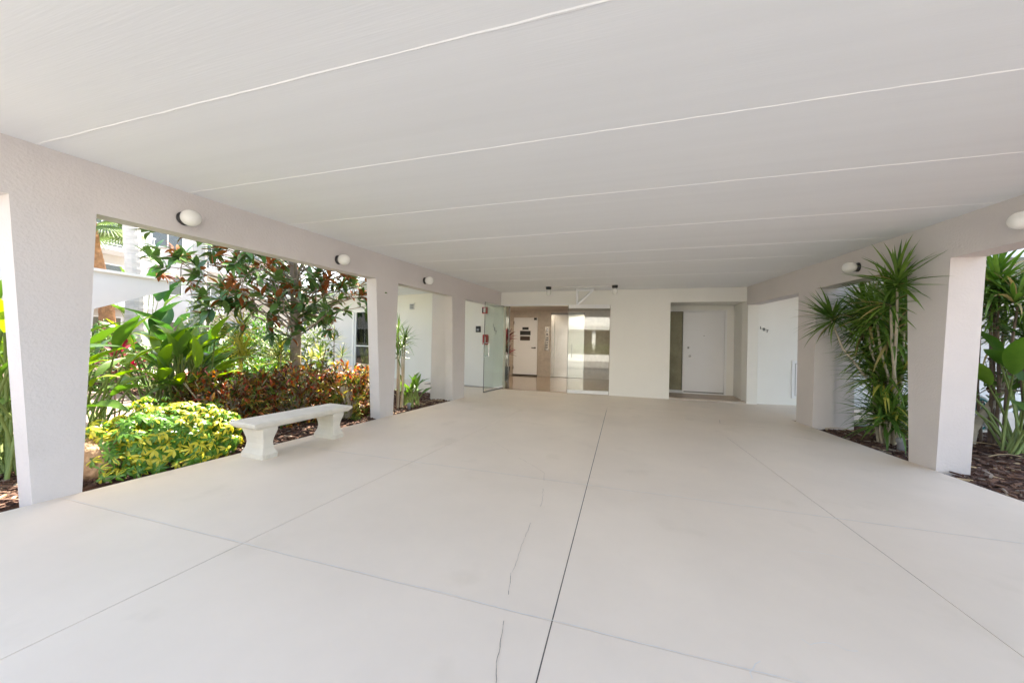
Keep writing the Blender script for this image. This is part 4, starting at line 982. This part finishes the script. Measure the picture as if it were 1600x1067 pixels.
def fan_palm(label, loc, pts, rad, bark, n, seed):
    random.seed(seed); t = thing('palm_tree', label, 'tree', loc); palm_trunk(pts, rad, bark, t)
    top = Vector(pts[-1]); lv = []
    for i in range(n):
        th = 0.25 + 2.0 * (i / n); a = 2.4 * i
        lv.append((aim(top, (math.sin(th) * math.cos(a), math.sin(th) * math.sin(a), math.cos(th)), rnd(-.4, .4), rnd(0.8, 1.1)), 0))
    foliage(t, 'frond', lv, [fan], ['fan_palm'], 300)
fan_palm('palm with orange-brown fibrous trunk behind the covered walkway', (-15.6, 6.9, -0.1), [(0.4, 0.1, 0), (0.2, 0.05, 2.4), (-0.25, -0.1, 4.0), (-0.35, -.15, 4.9)], [0.19, 0.17, 0.19, 0.16], 'bark_fibre', 26, 71)
fan_palm('tall pale grey palm trunk rising behind the covered walkway fascia', (-12.5, 6.2, -0.1), [(0.1, 0, 0), (0.05, 0, 2.5), (-0.25, -0.05, 5.0), (-0.5, -.1, 7.5)], [0.26, 0.19, 0.15, 0.14], 'bark_palm', 26, 72)
fan_palm('grey palm trunk half hidden behind the magnolia crown', (-10.3, 6.35, -0.1), [(0, 0, 0), (0.0, 0, 3), (0.05, 0, 7.2)], [0.17, 0.14, 0.13], 'bark_palm', 24, 73)

# ------------------------------------------------------------------ background shrubs
sm_vars = [blade(0.10, 0.045, 2, 'ovate', 0.25, 0.3, 0), blade(0.13, 0.05, 2, 'ovate', 0.3, 0.4, 0)]
def bush(name, label, loc, hx, hy, h, n, m, limit=0, scale=1.0, group=None):
    t = thing(name, label, 'shrub', loc, 0, group); lv = []
    for q, nrm in mound_points(loc[0], loc[1], hx, hy, h, n, 0, 0.4):
        for i in range(4): lv.append((aim(q + sph() * 0.04, (nrm * 0.5 + Vector((0, 0, .3)) + sph() * 0.8).normalized(), rnd(-.6, .6), scale * rnd(0.8, 1.3)), random.randrange(2)))
    foliage(t, 'leaf', lv, sm_vars, [m], limit)
bush('green_shrub', 'bright green low shrub behind the croton hedge', (-7.2, 5.4, -0.05), 1.2, 0.8, 0.85, 520, 'ground_green')
bush('green_shrub', 'dark green shrub in front of the grey palm trunk', (-8.9, 6.5, -0.05), 1.3, 0.7, 1.25, 520, 'ground_green')
bush('green_shrub', 'small-leaved green shrub climbing the grey palm', (-9.7, 6.15, -0.05), 0.5, 0.5, 2.1, 420, 'hedge_green', 0, 0.8)
bush('green_shrub', 'green shrub beyond the covered walkway column', (-12.0, 5.4, -0.05), 1.3, 0.8, 1.3, 480, 'ground_green')
bush('green_shrub', 'deep green shrub at the far end of the brick path', (-13.6, 6.6, -0.05), 1.6, 1.0, 1.7, 480, 'banana')
bush('green_shrub', 'leafy green shrub directly behind the magnolia trunk', (-7.5, 6.7, -0.05), 1.1, 0.7, 1.55, 460, 'hedge_green', 0, 1.1)
bush('green_shrub', 'tall dark shrub behind the magnolia crown near the wing window', (-9.4, 7.2, -0.05), 1.1, 0.45, 1.9, 460, 'ground_green', 0, 1.2)
bush('clipped_hedge', 'clipped hedge behind the low garden wall across the drive', (-2, -10.2, 0), 17, 0.9, 1.25, 5200, 'hedge_green', 0, 1.4)

# ------------------------------------------------------------------ small tree, hose reel and fittings on the right
t = thing('bent_tree', 'small tree with bare leaning grey trunk beyond the right column', 'tree', (4.58, 6.55, -0.03))
s = MB(); s.tube([(0, 0, -.02), (0.08, 0.05, 0.22), (0.25, 0.10, 0.48), (0.40, 0.1, 0.75), (0.5, 0.05, 1.05)], [0.055, 0.05, 0.045, 0.035, 0.02], 9)
s.tube([(0.1, 0.06, 0.25), (0.4, 0.2, 0.42), (0.8, 0.3, 0.62)], [0.03, 0.025, 0.012], 7)
for i in range(16):
    p = Vector((0.4, 0.1, 0.75)); e = p + Vector((rnd(-.5, .6), rnd(-.3, .3), rnd(-.1, .5))); s.tube([p, p.lerp(e, .5) + sph() * .05, e], [.012, .009, .004], 5)
s.build('trunk', 'stem_pale', t, True)
lv = []
for i in range(230):
    p = Vector((0.4, 0.1, 0.85)) + Vector((random.gauss(0, .36), random.gauss(0, .25), random.gauss(0.05, .2))); lv.append((aim(p, sph(), 0, rnd(0.8, 1.5)), random.randrange(2)))
foliage(t, 'leaf', lv, [blade(0.09, 0.05, 2, 'ovate', .25, .3, 0), blade(0.09, 0.04, 2, 'ovate', .25, .3, 1)], ['strelitzia_deep', 'croton_dark'], 200, 'crown')
t = thing('hose_reel', 'teal garden hose wound on a pale reel behind the right column', 'hose reel', (5.02, 7.30, 0.0), math.radians(22))
s = MB(); s.lathe([(0.27, -0.02), (0.29, -0.012), (0.29, 0.012), (0.27, 0.02), (0.245, 0.015), (0.245, -0.015)], 30, Matrix.Translation((0, -0.16, 0.30)) @ Matrix.Rotation(PI / 2, 4, 'X')); 
def ringmesh(s, R, r, c, ax_y, seg=30):
    s.tube([(c[0] + R * math.cos(a), ax_y, c[1] + R * math.sin(a)) for a in [2 * PI * i / seg for i in range(seg + 1)]], r, 7, cap=False)
s = MB(); ringmesh(s, 0.275, 0.018, (0, 0.32), -0.16); ringmesh(s, 0.275, 0.018, (0, 0.32), 0.16)
for a in (0, PI / 3, 2 * PI / 3):
    for y in (-0.16, 0.16): s.tube([(-0.275 * math.cos(a), y, 0.32 - 0.275 * math.sin(a)), (0.275 * math.cos(a), y, 0.32 + 0.275 * math.sin(a))], 0.012, 6)
s.tube([(0, -0.18, 0.32), (0, 0.18, 0.32)], 0.04, 10); s.build('reel', 'reel_plastic', t, True)
s = MB()
for k in range(12): ringmesh(s, rnd(0.16, 0.25), 0.014, (rnd(-.01, .01), 0.32 + rnd(-.01, .01)), -0.175 + 0.03 * k)
s.build('hose', 'teal_hose', t, True)
s = MB(); s.tube([(-0.25, -0.19, -0.04), (0, -0.19, 0.32), (0.25, -0.19, -0.04)], 0.014, 6); s.tube([(-0.25, 0.19, -0.04), (0, 0.19, 0.32), (0.25, 0.19, -0.04)], 0.014, 6); s.build('stand', 'reel_plastic', t)
t = thing('path_light', 'short grey path light stub at the foot of the spiky plant', 'light', (3.42, 5.82, -0.03))
s = MB(); s.lathe([(0.035, 0), (0.035, 0.10), (0.045, 0.11), (0.045, 0.15), (0.03, 0.165)], 16); s.build('housing', 'grey_plastic', t, True)
s = MB(); s.tube([(0, 0, -0.05), (0, 0, 0.01)], 0.02, 8); s.build('spike', 'black_metal', t)
t = thing('path_light', 'short grey path light stub by the leafy plant between far columns', 'light', (-3.70, 5.72, -0.03))
s = MB(); s.lathe([(0.03, 0), (0.03, 0.08), (0.04, 0.09), (0.04, 0.12), (0.02, 0.13)], 16); s.build('housing', 'grey_plastic', t, True)
s = MB(); s.tube([(0, 0, -0.05), (0, 0, 0.01)], 0.02, 8); s.build('spike', 'black_metal', t)
t = thing('irrigation_riser', 'small black sprinkler riser in the mulch near the far right column', 'sprinkler', (3.50, 7.12, -0.03))
s = MB(); s.tube([(0, 0, -.02), (0, 0, 0.17)], 0.014, 8); s.build('riser', 'black_metal', t); s = MB(); s.tube([(-0.02, 0, 0.17), (0.07, 0, 0.18)], 0.02, 8); s.build('nozzle', 'black_metal', t)
s = MB(); s.tube([(3.35 + 0.07 * i, 7.30 + 0.06 * math.sin(i * 0.9), 0.012) for i in range(16)], 0.011, 7)
s.tube([(4.4 - 0.07 * i, 7.18 + 0.05 * math.sin(i * 0.7), 0.012) for i in range(12)], 0.011, 7)
tag(s.build('garden_hose', 'green_hose'), 'grey-green garden hose lying along the back of the bed', 'hose')
